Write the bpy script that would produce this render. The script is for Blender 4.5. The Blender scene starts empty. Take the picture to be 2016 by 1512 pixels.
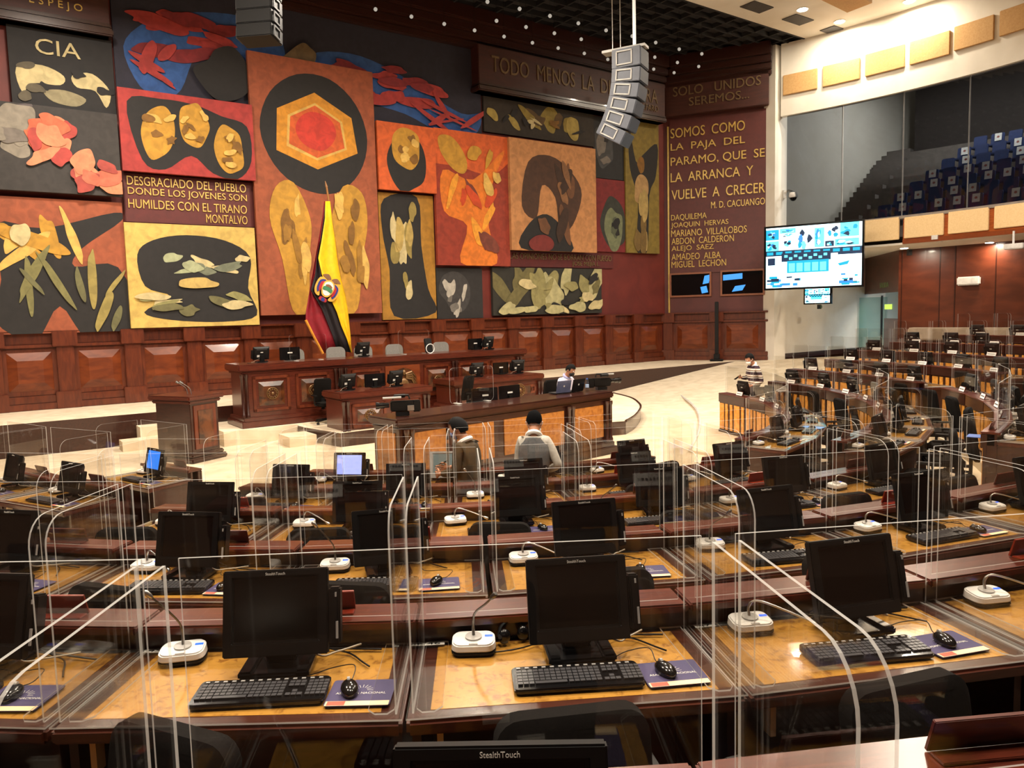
import bpy, bmesh, math, random
from mathutils import Vector, Matrix
D = bpy.data
SC = bpy.context.scene
COL = SC.collection
random.seed(4)
R = math.radians

# ---------------------------------------------------------------- camera
FPX, HPX, ROLL, EYE = 1500.0, 136.0, -0.026, 2.7
down = Vector((-ROLL * FPX * FPX / HPX, FPX * FPX / HPX, FPX)).normalized()
_up = -down
_f = Vector((0, 0, 1)) - _up * _up.z
_f.normalize()
_r = _f.cross(_up)
if _r.x < 0:
    _r = -_r
CAMM = Matrix((_r, _f, _up))          # camera axes (right, down, forward) -> world
EYEP = Vector((0, 0, EYE))


def ray(px, py):
    return CAMM @ Vector(((px - 1008) / FPX, (py - 756) / FPX, 1.0))


def on_z(px, py, z):
    r = ray(px, py)
    return EYEP + r * ((z - EYE) / r.z)


def on_plane(px, py, p0, n):
    r = ray(px, py)
    return EYEP + r * ((p0 - EYEP).dot(n) / r.dot(n))


cam = D.cameras.new('camera')
cam.sensor_width = 36
cam.lens = 36 * FPX / 2016
cam.clip_start = 0.05
cam.clip_end = 200
camo = D.objects.new('camera', cam)
COL.objects.link(camo)
cx_, cy_, cz_ = CAMM @ Vector((1, 0, 0)), CAMM @ Vector((0, -1, 0)), CAMM @ Vector((0, 0, -1))
mw = Matrix((cx_, cy_, cz_)).transposed().to_4x4()
mw.translation = EYEP
camo.matrix_world = mw
SC.camera = camo

# ---------------------------------------------------------------- light and exposure
SC.view_settings.view_transform = 'Standard'
SC.view_settings.look = 'None'
SC.view_settings.gamma = 1
SC.view_settings.use_curve_mapping = False
SC.view_settings.exposure = 1.5
SC.cycles.transparent_max_bounces = 64
SC.cycles.max_bounces = 6
SC.cycles.diffuse_bounces = 3
SC.cycles.glossy_bounces = 3
SC.cycles.caustics_reflective = False
SC.cycles.caustics_refractive = False
SC.cycles.sample_clamp_indirect = 4
wd = D.worlds.new('hall_air')
SC.world = wd
wd.use_nodes = True
wd.node_tree.nodes['Background'].inputs[0].default_value = (1.0, 0.86, 0.70, 1)
wd.node_tree.nodes['Background'].inputs[1].default_value = 0.03


def area(name, loc, size, power, col=(1, 0.83, 0.62), target=None, spread=180):
    l = D.lights.new(name, 'AREA')
    l.shape = 'DISK'
    l.size = size
    l.energy = power
    l.color = col
    l.spread = R(spread)
    o = D.objects.new(name, l)
    COL.objects.link(o)
    o.location = loc
    if target is not None:
        o.rotation_euler = (Vector(target) - Vector(loc)).to_track_quat('-Z', 'Y').to_euler()
    return o


CEN = Vector((-0.9, 14.65, 0))         # centre of the hemicycle
for i_, (lx_, ly_, lp_) in enumerate([(-5, 2, 185), (0, 1.5, 175), (5, 3, 185), (-7, 7, 230), (-1, 6, 240), (5, 8, 240),
                                      (-8, 15, 280), (1, 12.5, 280), (7.5, 13.5, 280), (-1, 17, 270), (9.5, 18, 230)]):
    area('ceiling_lamp', (lx_, ly_, 10.4), 1.0, lp_, (1, 0.88, 0.735))

# ---------------------------------------------------------------- materials


def lin(c):
    return tuple(((v / 255) / 12.92 if v / 255 <= 0.04045 else ((v / 255 + 0.055) / 1.055) ** 2.4) for v in c) + (1,)


MATS = {}


def mat(name, c, rough=0.5, metal=0, c2=None, scale=6, stretch=(1, 1, 1), coat=0, bump=0, detail=4, lo=0.35, hi=0.65, emit=None, es=1, spec=0.5, kind='noise'):
    if name in MATS:
        return MATS[name]
    m = D.materials.new(name)
    m.use_nodes = True
    nt = m.node_tree
    b = nt.nodes['Principled BSDF']
    b.inputs['Base Color'].default_value = lin(c)
    b.inputs['Roughness'].default_value = rough
    b.inputs['Metallic'].default_value = metal
    b.inputs['Specular IOR Level'].default_value = spec
    b.inputs['Coat Weight'].default_value = coat
    b.inputs['Coat Roughness'].default_value = 0.08
    if c2 is None:
        c2 = tuple(v * 0.88 for v in c)
        lo, hi = 0.3, 0.7
    tc = nt.nodes.new('ShaderNodeTexCoord')
    mp = nt.nodes.new('ShaderNodeMapping')
    mp.inputs['Scale'].default_value = stretch
    nz = nt.nodes.new('ShaderNodeTexNoise')
    nz.inputs['Scale'].default_value = scale
    nz.inputs['Detail'].default_value = detail
    nz.inputs['Distortion'].default_value = 0.6
    rp = nt.nodes.new('ShaderNodeValToRGB')
    rp.color_ramp.elements[0].position = lo
    rp.color_ramp.elements[1].position = hi
    rp.color_ramp.elements[0].color = lin(c2)
    rp.color_ramp.elements[1].color = lin(c)
    nt.links.new(tc.outputs['Object'], mp.inputs[0])
    nt.links.new(mp.outputs[0], nz.inputs['Vector'])
    nt.links.new(nz.outputs[0], rp.inputs[0])
    nt.links.new(rp.outputs[0], b.inputs['Base Color'])
    if bump:
        bp = nt.nodes.new('ShaderNodeBump')
        bp.inputs['Strength'].default_value = bump
        bp.inputs['Distance'].default_value = 0.01
        nt.links.new(nz.outputs[0], bp.inputs['Height'])
        nt.links.new(bp.outputs[0], b.inputs['Normal'])
    if emit:
        b.inputs['Emission Color'].default_value = lin(emit)
        b.inputs['Emission Strength'].default_value = es
    MATS[name] = m
    return m


def glass(name, tint, refl=1.0, ior=1.49, rough=0.0, edge=False):
    if name in MATS:
        return MATS[name]
    m = D.materials.new(name)
    m.use_nodes = True
    nt = m.node_tree
    nt.nodes.clear()
    out = nt.nodes.new('ShaderNodeOutputMaterial')
    tr = nt.nodes.new('ShaderNodeBsdfTransparent')
    tr.inputs[0].default_value = (*tint, 1)
    mx = nt.nodes.new('ShaderNodeMixShader')
    if edge:
        gl = nt.nodes.new('ShaderNodeBsdfDiffuse')
        gl.inputs[0].default_value = (0.85, 0.85, 0.82, 1)
        tl = nt.nodes.new('ShaderNodeBsdfTranslucent')
        tl.inputs[0].default_value = (0.85, 0.85, 0.82, 1)
        ad = nt.nodes.new('ShaderNodeMixShader')
        ad.inputs[0].default_value = 0.5
        nt.links.new(gl.outputs[0], ad.inputs[1])
        nt.links.new(tl.outputs[0], ad.inputs[2])
        nz = nt.nodes.new('ShaderNodeTexNoise')
        nz.inputs['Scale'].default_value = 3
        rr = nt.nodes.new('ShaderNodeMapRange')
        rr.inputs[3].default_value = refl - 0.1
        rr.inputs[4].default_value = refl + 0.1
        nt.links.new(nz.outputs[0], rr.inputs[0])
        nt.links.new(rr.outputs[0], mx.inputs[0])
        nt.links.new(tr.outputs[0], mx.inputs[1])
        nt.links.new(ad.outputs[0], mx.inputs[2])
    else:
        gl = nt.nodes.new('ShaderNodeBsdfGlossy')
        gl.inputs['Roughness'].default_value = rough
        lw = nt.nodes.new('ShaderNodeLayerWeight')
        lw.inputs[0].default_value = 0.5
        pw = nt.nodes.new('ShaderNodeMath')
        pw.operation = 'POWER'
        pw.inputs[1].default_value = 4.5
        mr = nt.nodes.new('ShaderNodeMapRange')
        f0 = ((ior - 1) / (ior + 1)) ** 2
        mr.inputs[3].default_value = f0 * refl
        mr.inputs[4].default_value = 0.7 * refl
        nt.links.new(lw.outputs['Facing'], pw.inputs[0])
        nt.links.new(pw.outputs[0], mr.inputs[0])
        nt.links.new(mr.outputs[0], mx.inputs[0])
        nt.links.new(tr.outputs[0], mx.inputs[1])
        nt.links.new(gl.outputs[0], mx.inputs[2])
    nt.links.new(mx.outputs[0], out.inputs[0])
    MATS[name] = m
    return m


def glow(name, c, s):
    if name in MATS:
        return MATS[name]
    m = D.materials.new(name)
    m.use_nodes = True
    nt = m.node_tree
    b = nt.nodes['Principled BSDF']
    b.inputs['Base Color'].default_value = lin((20, 20, 24))
    b.inputs['Roughness'].default_value = 0.3
    nz = nt.nodes.new('ShaderNodeTexNoise')
    nz.inputs['Scale'].default_value = 9
    rp = nt.nodes.new('ShaderNodeValToRGB')
    rp.color_ramp.elements[0].color = lin(tuple(v * 0.9 for v in c))
    rp.color_ramp.elements[1].color = lin(c)
    nt.links.new(nz.outputs[0], rp.inputs[0])
    nt.links.new(rp.outputs[0], b.inputs['Emission Color'])
    b.inputs['Emission Strength'].default_value = s
    MATS[name] = m
    return m


MAHOG = mat('mahogany', (92, 38, 23), 0.28, c2=(62, 23, 14), scale=5, stretch=(1.2, 9, 9), coat=0.35, lo=0.3, hi=0.7)
MAHOGD = mat('dark_mahogany', (58, 27, 18), 0.3, c2=(40, 17, 12), scale=5, stretch=(1.2, 9, 9), coat=0.3, lo=0.3, hi=0.7)
WAIN = mat('wainscot_wood', (106, 47, 23), 0.32, c2=(76, 30, 15), scale=2.5, stretch=(5, 5, 1), coat=0.25, lo=0.3, hi=0.7)
WAINP = mat('wainscot_veneer', (124, 58, 25), 0.32, c2=(88, 36, 15), scale=2.2, stretch=(1, 1, 3), coat=0.3, lo=0.3, hi=0.7)
BURL = mat('burl_veneer', (202, 144, 62), 0.3, c2=(150, 96, 36), scale=26, coat=0.5, detail=10, lo=0.33, hi=0.47)
BURLD = mat('dark_burl', (112, 62, 28), 0.3, c2=(58, 28, 14), scale=9, coat=0.4, detail=8, lo=0.38, hi=0.62)
BURLF = mat('front_burl', (226, 160, 70), 0.35, c2=(196, 124, 44), scale=12, coat=0.3, detail=8, lo=0.35, hi=0.6)
BLACK = mat('black_plastic', (15, 14, 14), 0.45, spec=0.25)
BLACKG = mat('gloss_black_plastic', (16, 15, 16), 0.15)
DARKG = mat('dark_grey_plastic', (46, 46, 48), 0.45)
KEYM = mat('grey_key', (62, 61, 64), 0.4)
SCRN = mat('dark_screen', (11, 10, 9), 0.2, spec=0.35)
FABR = mat('black_fabric', (20, 17, 15), 0.95, scale=60, bump=0.1, spec=0.1)
WHITEP = mat('white_plastic', (232, 230, 226), 0.3)
GREYP = mat('grey_plastic', (165, 162, 158), 0.4)
SILV = mat('silver_metal', (190, 188, 184), 0.3, metal=0.9)
CHROME = mat('dull_steel', (120, 118, 114), 0.3, metal=0.9)
BLUEL = glow('blue_display', (40, 90, 220), 1.2)
ORANGEL = glow('orange_led', (255, 140, 30), 2.0)
CARPET = mat('beige_carpet', (230, 214, 188), 0.85, c2=(214, 196, 168), scale=3, bump=0.05)
CARPETD = mat('tan_carpet', (196, 168, 128), 0.9, c2=(176, 148, 110), scale=4)
MAROON = mat('maroon_wall', (112, 42, 34), 0.6, c2=(96, 34, 28), scale=1.2)
BROWNB = mat('brown_board', (74, 36, 28), 0.5, c2=(62, 30, 24), scale=2, stretch=(1, 1, 6))
GOLD = mat('gold_letters', (214, 178, 92), 0.35, metal=0.25)
WHITEW = mat('white_plaster', (232, 226, 214), 0.7, c2=(224, 217, 203), scale=1)
TANP = mat('tan_panel', (206, 164, 108), 0.8, c2=(196, 152, 96), scale=20)
CREAMP = mat('cream_panel', (244, 212, 160), 0.8, c2=(236, 202, 148), scale=20)
ORWOOD = mat('orange_wood', (178, 92, 34), 0.4, c2=(150, 70, 24), scale=3, stretch=(1, 1, 8), coat=0.2)
BACKW = mat('brown_back_wall', (92, 42, 24), 0.35, c2=(74, 32, 18), scale=1.2, stretch=(1, 1, 3), coat=0.2)
DARKC = mat('black_ceiling', (34, 31, 34), 0.8)
DARKC2 = mat('black_grid', (22, 21, 24), 0.7)
ACR = glass('clear_acrylic', (0.975, 0.97, 0.96), 0.7, 1.45)
ACRE = glass('acrylic_edge', (0.95, 0.95, 0.93), 0.55, edge=True)
ACRF = glass('acrylic_foot_edge', (0.95, 0.95, 0.93), 0.85, edge=True)
GTOP = glass('table_glass', (0.97, 0.98, 0.97), 0.75, 1.5)
GGAL = glass('gallery_glass', (0.55, 0.56, 0.57), 0.5, 1.5)
PAPER = mat('white_paper', (240, 238, 232), 0.8)
NAVY = mat('mousepad_navy', (64, 54, 92), 0.7, c2=(52, 46, 86), scale=5)
CREAM = mat('cream_strip', (240, 214, 170), 0.7)
SEATB = mat('blue_seat', (40, 56, 104), 0.7)
REDW = mat('red_wood', (150, 50, 24), 0.4, c2=(120, 36, 18), scale=4)

# ---------------------------------------------------------------- mesh helpers


class MB:
    def __init__(s):
        s.v, s.f, s.m = [], [], []

    def add(s, vs, fs, m=0):
        n = len(s.v)
        s.v += [tuple(v) for v in vs]
        for f in fs:
            s.f.append([i + n for i in f])
            s.m.append(m)
        return s

    def box(s, c, d, m=0, M=None):
        x, y, z = d[0] / 2, d[1] / 2, d[2] / 2
        vs = [Vector((a * x, b * y, e * z)) for e in (-1, 1) for a, b in ((-1, -1), (1, -1), (1, 1), (-1, 1))]
        if M:
            vs = [M @ v for v in vs]
        vs = [v + Vector(c) for v in vs]
        return s.add(vs, [(3, 2, 1, 0), (4, 5, 6, 7), (0, 1, 5, 4), (1, 2, 6, 5), (2, 3, 7, 6), (3, 0, 4, 7)], m)

    def prism(s, pts, z0, z1, m=0, side=None, f=None):
        """pts: 2-D outline, extruded z0..z1; f maps (x,y,z) to a point"""
        f = f or (lambda x, y, z: (x, y, z))
        n = len(pts)
        s.add([f(x, y, z0) for x, y in pts] + [f(x, y, z1) for x, y in pts], [list(range(n))[::-1], list(range(n, 2 * n))], m)
        k = len(s.v) - 2 * n
        for i in range(n):
            j = (i + 1) % n
            s.f.append([k + i, k + j, k + n + j, k + n + i])
            s.m.append(m if side is None else side)
        return s

    def cyl(s, a, b, r0, r1=None, n=12, m=0, cap=True):
        return s.tube([a, b], [r0, r0 if r1 is None else r1], n, m, cap)

    def tube(s, pts, rad, n=8, m=0, cap=True):
        pts = [Vector(p) for p in pts]
        if not isinstance(rad, (list, tuple)):
            rad = [rad] * len(pts)
        k = len(s.v)
        up = None
        for i, p in enumerate(pts):
            d = (pts[min(i + 1, len(pts) - 1)] - pts[max(i - 1, 0)]).normalized()
            if up is None:
                up = d.orthogonal().normalized()
            a = (up - d * up.dot(d)).normalized()
            up = a
            b = d.cross(a)
            s.v += [tuple(p + (a * math.cos(t) + b * math.sin(t)) * rad[i]) for t in (2 * math.pi * q / n for q in range(n))]
        for i in range(len(pts) - 1):
            for q in range(n):
                w = (q + 1) % n
                s.f.append([k + i * n + q, k + i * n + w, k + (i + 1) * n + w, k + (i + 1) * n + q])
                s.m.append(m)
        if cap:
            s.f.append([k + q for q in range(n)][::-1])
            s.m.append(m)
            e = k + (len(pts) - 1) * n
            s.f.append([e + q for q in range(n)])
            s.m.append(m)
        return s

    def lathe(s, prof, n=16, m=0, c=(0, 0, 0)):
        k = len(s.v)
        for r, z in prof:
            s.v += [(c[0] + r * math.cos(2 * math.pi * q / n), c[1] + r * math.sin(2 * math.pi * q / n), c[2] + z) for q in range(n)]
        for i in range(len(prof) - 1):
            for q in range(n):
                w = (q + 1) % n
                s.f.append([k + i * n + q, k + i * n + w, k + (i + 1) * n + w, k + (i + 1) * n + q])
                s.m.append(m)
        s.f.append([k + q for q in range(n)][::-1])
        s.m.append(m)
        e = k + (len(prof) - 1) * n
        s.f.append([e + q for q in range(n)])
        s.m.append(m)
        return s

    def ball(s, c, r, n=12, h=8, m=0, M=None):
        r = r if isinstance(r, (list, tuple)) else (r, r, r)
        k = len(s.v)
        vs = []
        for i in range(h + 1):
            a = -math.pi / 2 + math.pi * (0.02 + 0.96 * i / h)
            for q in range(n):
                t = 2 * math.pi * q / n
                v = Vector((r[0] * math.cos(a) * math.cos(t), r[1] * math.cos(a) * math.sin(t), r[2] * math.sin(a)))
                if M:
                    v = M @ v
                vs.append(v + Vector(c))
        s.v += [tuple(v) for v in vs]
        for i in range(h):
            for q in range(n):
                w = (q + 1) % n
                s.f.append([k + i * n + q, k + i * n + w, k + (i + 1) * n + w, k + (i + 1) * n + q])
                s.m.append(m)
        s.f.append([k + q for q in range(n)][::-1])
        s.m.append(m)
        s.f.append([k + h * n + q for q in range(n)])
        s.m.append(m)
        return s

    def mesh(s, name, mats, bevel=0, smooth=False, seg=2, fix=True):
        me = D.meshes.new(name)
        me.from_pydata(s.v, [], s.f)
        for m in (mats if isinstance(mats, (list, tuple)) else [mats]):
            me.materials.append(m)
        me.polygons.foreach_set('material_index', s.m)
        if bevel or fix:
            bm = bmesh.new()
            bm.from_mesh(me)
            if fix:
                bmesh.ops.recalc_face_normals(bm, faces=bm.faces)
            if bevel:
                es = [e for e in bm.edges if len(e.link_faces) == 2 and e.calc_face_angle(0) > 0.6]
                bmesh.ops.bevel(bm, geom=es, offset=bevel, segments=seg, affect='EDGES', clamp_overlap=True)
            bm.to_mesh(me)
            bm.free()
        if smooth:
            me.polygons.foreach_set('use_smooth', [True] * len(me.polygons))
            try:
                me.set_sharp_from_angle(angle=R(40))
            except Exception:
                pass
        me.update()
        return me

    def build(s, name, mats, parent=None, **k):
        o = D.objects.new(name, s.mesh(name, mats, **k))
        COL.objects.link(o)
        if parent:
            o.parent = parent
        return o


def tag(o, label=None, cat=None, group=None, kind=None):
    if label:
        o['label'] = label
    if cat:
        o['category'] = cat
    if group:
        o['group'] = group
    if kind:
        o['kind'] = kind
    return o


def thing(name, label, cat, loc=(0, 0, 0), rz=0, group=None):
    o = D.objects.new(name, None)
    o.empty_display_size = 0.1
    COL.objects.link(o)
    o.location = loc
    o.rotation_euler = (0, 0, rz)
    return tag(o, label, cat, group)


def dup(root, loc, rz, label=None, group=None):
    def cp(o, par):
        c = o.copy()
        COL.objects.link(c)
        c.parent = par
        for ch in KIDS.get(o, ()):
            cp(ch, c)
        return c
    if root not in KIDS:
        def reg(o):
            KIDS[o] = list(o.children)
            for ch in KIDS[o]:
                reg(ch)
        reg(root)
    r = cp(root, None)
    r.location = loc
    r.rotation_euler = (0, 0, rz)
    if label:
        r['label'] = label
    if group:
        r['group'] = group
    return r


KIDS = {}


def struct(name, mb, mats, parent=None, **k):
    o = mb.build(name, mats, parent, **k)
    if parent is None:
        o['kind'] = 'structure'
    return o


TXT = {}


def text_mesh(s, extrude=0.0, spacing=1.0):
    key = (s, extrude, spacing)
    if key not in TXT:
        cu = D.curves.new('t', 'FONT')
        cu.body = s
        cu.size = 1
        cu.extrude = extrude
        cu.space_character = spacing
        cu.resolution_u = 3
        o = D.objects.new('t', cu)
        COL.objects.link(o)
        dg = bpy.context.evaluated_depsgraph_get()
        me = D.meshes.new_from_object(o.evaluated_get(dg))
        D.objects.remove(o)
        xs = [v.co.x for v in me.vertices]
        ys = [v.co.y for v in me.vertices]
        TXT[key] = ([tuple(v.co) for v in me.vertices], [list(p.vertices) for p in me.polygons], min(xs), max(xs), min(ys), max(ys))
    return TXT[key]


def add_text(mb, s, org, ux, uy, w, h, extrude=0.01, m=0, spacing=1.0):
    """letters filling w x h with lower-left corner org, along ux / uy"""
    vs, fs, x0, x1, y0, y1 = text_mesh(s, 1.0, spacing)
    ux, uy = Vector(ux), Vector(uy)
    n = ux.cross(uy)
    org = Vector(org)
    pts = [org + ux * ((v[0] - x0) / (x1 - x0) * w) + uy * ((v[1] - y0) / (y1 - y0) * h) + n * (extrude * (v[2] + 1) / 2) for v in vs]
    mb.add(pts, fs, m)


def smooth_loop(pts, n=6):
    out = []
    L = len(pts)
    for i in range(L):
        p0, p1, p2, p3 = (Vector(pts[(i + j - 1) % L]) for j in range(4))
        for q in range(n):
            t = q / n
            out.append(tuple(0.5 * ((2 * p1) + (p2 - p0) * t + (2 * p0 - 5 * p1 + 4 * p2 - p3) * t * t + (3 * p1 - p0 - 3 * p2 + p3) * t ** 3)))
    return out


def smooth_path(pts, n=8):
    out = []
    P = [Vector(p) for p in pts]
    P = [P[0] * 2 - P[1]] + P + [P[-1] * 2 - P[-2]]
    for i in range(1, len(P) - 2):
        p0, p1, p2, p3 = P[i - 1:i + 3]
        for q in range(n):
            t = q / n
            out.append(0.5 * ((2 * p1) + (p2 - p0) * t + (2 * p0 - 5 * p1 + 4 * p2 - p3) * t * t + (3 * p1 - p0 - 3 * p2 + p3) * t ** 3))
    out.append(P[-2])
    return out


def rrect(w, h, r, n=4, cx=0, cy=0):
    out = []
    for sx, sy, a0 in ((1, 1, 0), (-1, 1, 90), (-1, -1, 180), (1, -1, 270)):
        for q in range(n + 1):
            a = R(a0 + 90 * q / n)
            out.append((cx + sx * (w / 2 - r) + r * math.cos(a), cy + sy * (h / 2 - r) + r * math.sin(a)))
    return out


# ---------------------------------------------------------------- hemicycle geometry
PW = 1.09


def RR(k):
    return 11.75 - 1.475 * (k - 1)


def ZW(k):
    return 1.42 - 0.157 * (k - 1)


DH = 0.79


def zf(k):
    return max(0.0, ZW(k) - DH)


def pol(r, th, z=0):
    return Vector((CEN.x + r * math.sin(R(th)), CEN.y - r * math.cos(R(th)), z))


def arc_wall(mb, r0, r1, t0, t1, z0, z1, m=0, n=24):
    for i in range(n):
        a, b = t0 + (t1 - t0) * i / n, t0 + (t1 - t0) * (i + 1) / n
        q = [pol(r0, a), pol(r0, b), pol(r1, b), pol(r1, a)]
        k = len(mb.v)
        mb.v += [(p.x, p.y, z0) for p in q] + [(p.x, p.y, z1) for p in q]
        fs = [(3, 2, 1, 0), (4, 5, 6, 7), (0, 1, 5, 4), (2, 3, 7, 6)]
        if i == 0:
            fs.append((3, 0, 4, 7))
        if i == n - 1:
            fs.append((1, 2, 6, 5))
        for f in fs:
            mb.f.append([k + j for j in f])
            mb.m.append(m)
    return mb

# ---------------------------------------------------------------- the hall: wall planes


class Plane:
    def __init__(s, p0, d, toward):
        s.p0 = Vector(p0)
        s.d = Vector((d.x, d.y, 0)).normalized()
        n = Vector((-s.d.y, s.d.x, 0))
        s.n = n if n.dot(Vector(toward) - s.p0) > 0 else -n

    def pt(s, a, z, d=0.0):
        return Vector((s.p0.x, s.p0.y, 0)) + s.d * a + s.n * d + Vector((0, 0, z))

    def uv(s, px, py, d=0.0):
        p = on_plane(px, py, s.p0 + s.n * d, s.n)
        return (p - s.p0).dot(s.d), p.z

    def slab(s, mb, a0, a1, z0, z1, d0, d1, m=0):
        q = [(a0, d0), (a1, d0), (a1, d1), (a0, d1)]
        return mb.prism(q, z0, z1, m, None, lambda a, d, z: tuple(s.pt(a, z, d)))


STZ = 0.7
MW = Plane(on_z(17, 811, STZ), ray(3120, 565), (0, 0, 0))
S1 = MW.uv(1308, 500)[0]
TW = Plane(MW.pt(S1, 0), -ray(-2500, 711), (0, 0, 0))
T1 = TW.uv(1519, 400)[0]
WW = Plane(TW.pt(T1, 0), MW.d, (0, 0, 0))
CEIL = 12.45
PNL0, PNL1 = 2.62, 12.3


def frustum_panel(mb, P, a0, a1, z0, z1, d, b, h, m=0):
    o = [(a0, z0), (a1, z0), (a1, z1), (a0, z1)]
    i = [(a0 + b, z0 + b), (a1 - b, z0 + b), (a1 - b, z1 - b), (a0 + b, z1 - b)]
    vs = [P.pt(a, z, d) for a, z in o] + [P.pt(a, z, d + h) for a, z in i]
    mb.add(vs, [(4, 5, 6, 7)] + [(k, (k + 1) % 4, 4 + (k + 1) % 4, 4 + k) for k in range(4)], m)


# floor, tiers
b = MB()
b.box((0, 18, -0.05), (60, 60, 0.1))
struct('floor', b, CARPET)
for k in range(4, -3, -1):
    b = MB()
    arc_wall(b, RR(k) - 0.2, RR(k - 1) + (-0.2 if k > -2 else 4), -62, 122, zf(k) - 0.3 if k < 4 else 0.0, zf(k), 0, 60)
    struct('floor_tier', b, CARPET if k > 1 else mat('shaded_carpet', (84, 62, 44), .9, scale=6))  # darker carpet on the near tiers: shade put into the colour
# platform under the right-hand block with its pale nosing
rp_ = [on_z(x, y, 0.05) for x, y in ((1358, 886), (1368, 868), (1376, 850), (1378, 830), (1374, 812), (1362, 796), (1340, 779), (1420, 752), (1478, 734))]
rim = smooth_path([(p.x, p.y, 0.05) for p in rp_[:7]], 6)
b = MB()
poly = [(p.x, p.y) for p in rim] + [(rp_[8].x, rp_[8].y), (9, 19), (6, 10.5)]
b.prism(poly, 0.0, 0.05)
struct('floor_platform', b, CARPET)
b = MB()
b.tube([p + Vector((0, 0, 0.012)) for p in rim], 0.028, 6)
struct('trim_1', b, WHITEP, smooth=True)

# stage in front of the mural
NST = MW.uv(0, 838)[0]
pe = on_z(0, 838, STZ)
dst = (pe - MW.p0).dot(MW.n)
sramp0 = (on_z(1215, 778, 0.0) - MW.p0).dot(MW.d)
sramp1 = (on_z(1458, 712, STZ) - MW.p0).dot(MW.d)
b = MB()
q = [MW.pt(-8, 0, 0), MW.pt(S1, 0, 0), TW.pt(T1, 0, 0), WW.pt(8, 0, 0), WW.pt(9, 0, 3.0), MW.pt(sramp1, 0, dst), MW.pt(-8, 0, dst)]
b.prism([(p.x, p.y) for p in q], 0.0, STZ, 0, 1)
struct('floor_stage', b, [CARPET, MAHOGD])
# ramp rising to the stage on the right
b = MB()
A = [MW.pt(sramp0, 0.0, dst + 0.02), MW.pt(sramp1, STZ, dst + 0.02), MW.pt(sramp1, STZ, dst + 4.5), MW.pt(sramp0, 0.0, dst + 4.5)]
A2 = [Vector((p.x, p.y, -0.02)) for p in A]
b.add(A + A2, [(0, 1, 2, 3), (4, 5, 6, 7), (0, 1, 5, 4), (1, 2, 6, 5), (2, 3, 7, 6), (3, 0, 4, 7)])
B = [MW.pt(sramp1, STZ, dst + 0.02), MW.pt(sramp1 + 9, STZ, dst + 0.02), MW.pt(sramp1 + 9, STZ, dst + 4.5), MW.pt(sramp1, STZ, dst + 4.5)]
B2 = [Vector((p.x, p.y, 0.0)) for p in B]
b.add(B + B2, [(0, 1, 2, 3), (4, 5, 6, 7), (0, 1, 5, 4), (1, 2, 6, 5), (2, 3, 7, 6), (3, 0, 4, 7)])
struct('floor_ramp', b, CARPET)

# walls
b = MB()
MW.slab(b, -9, S1, 0, PNL1 + 0.3, -0.3, 0.0)
struct('wall_mural', b, MAROON)
b = MB()
TW.slab(b, 0, T1, 0, PNL1 + 0.3, -0.3, 0.0)
struct('wall_inscription', b, mat('plum_wall', (94, 40, 36), 0.5, c2=(80, 33, 30), scale=1.2))
b = MB()
WW.slab(b, -0.15, 0.55, STZ, CEIL, -0.3, 0.25)
struct('wall_pillar', b, WHITEW)
b = MB()
WW.slab(b, 0.55, 11, 0, CEIL, -0.3, 0.0)
struct('wall_right', b, WHITEW)
b = MB()
WW.slab(b, 0.55, 9, STZ - 0.05, STZ + 0.2, 0.0, 0.04)
struct('baseboard_right', b, MAHOGD)
b = MB()
TW.slab(b, T1 - 0.05, T1 + 0.07, STZ, PNL1, -0.05, 0.12)
struct('trim_2', b, REDW)
# cornice
b = MB()
for d_, z0, z1 in ((0.75, PNL1 - 0.25, PNL1 + 0.2), (0.6, PNL1 - 0.5, PNL1 - 0.25), (0.45, PNL1 - 0.72, PNL1 - 0.5), (0.3, PNL1 - 0.9, PNL1 - 0.72)):
    MW.slab(b, -9, S1 - d_ * 0.55, z0, z1, 0, d_)
    TW.slab(b, d_ * 0.55, T1, z0, z1, 0, d_)
struct('trim_cornice', b, MAHOGD, bevel=0.03)

# wainscot, one bay after another
BAY = MW.uv(259, 680)[0] - MW.uv(127, 685)[0]
sb = MW.uv(127, 685)[0]


def wainscot(P, a0, nb, bw, name):
    b = MB()
    e = nb * bw
    P.slab(b, a0, a0 + e, STZ, STZ + 0.16, 0, 0.2)
    P.slab(b, a0, a0 + e, STZ + 0.16, STZ + 0.34, 0, 0.13)
    P.slab(b, a0, a0 + e, STZ + 0.34, PNL0 - 0.42, 0, 0.06)
    P.slab(b, a0, a0 + e, PNL0 - 0.42, PNL0 - 0.34, 0, 0.14)
    P.slab(b, a0, a0 + e, PNL0 - 0.34, PNL0 - 0.06, 0, 0.05)
    P.slab(b, a0, a0 + e, PNL0 - 0.06, PNL0, 0, 0.2)
    o = struct(name, b, WAIN, bevel=0.015)
    for i in range(nb):
        c = a0 + bw * (i + 0.5)
        b = MB()
        P.slab(b, a0 + bw * i - 0.19, a0 + bw * i + 0.19, STZ + 0.34, PNL0 - 0.38, 0.06, 0.17)
        P.slab(b, a0 + bw * i - 0.27, a0 + bw * i + 0.27, STZ, STZ + 0.42, 0.0, 0.25)
        P.slab(b, a0 + bw * i - 0.27, a0 + bw * i + 0.27, PNL0 - 0.4, PNL0 - 0.02, 0.0, 0.25)
        b.build('pilaster', WAIN, o, bevel=0.015)
        b = MB()
        frustum_panel(b, P, c - bw * 0.31, c + bw * 0.31, STZ + 0.46, PNL0 - 0.52, 0.065, 0.2, 0.09)
        b.build('raised_panel', WAINP, o)
    return o


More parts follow.
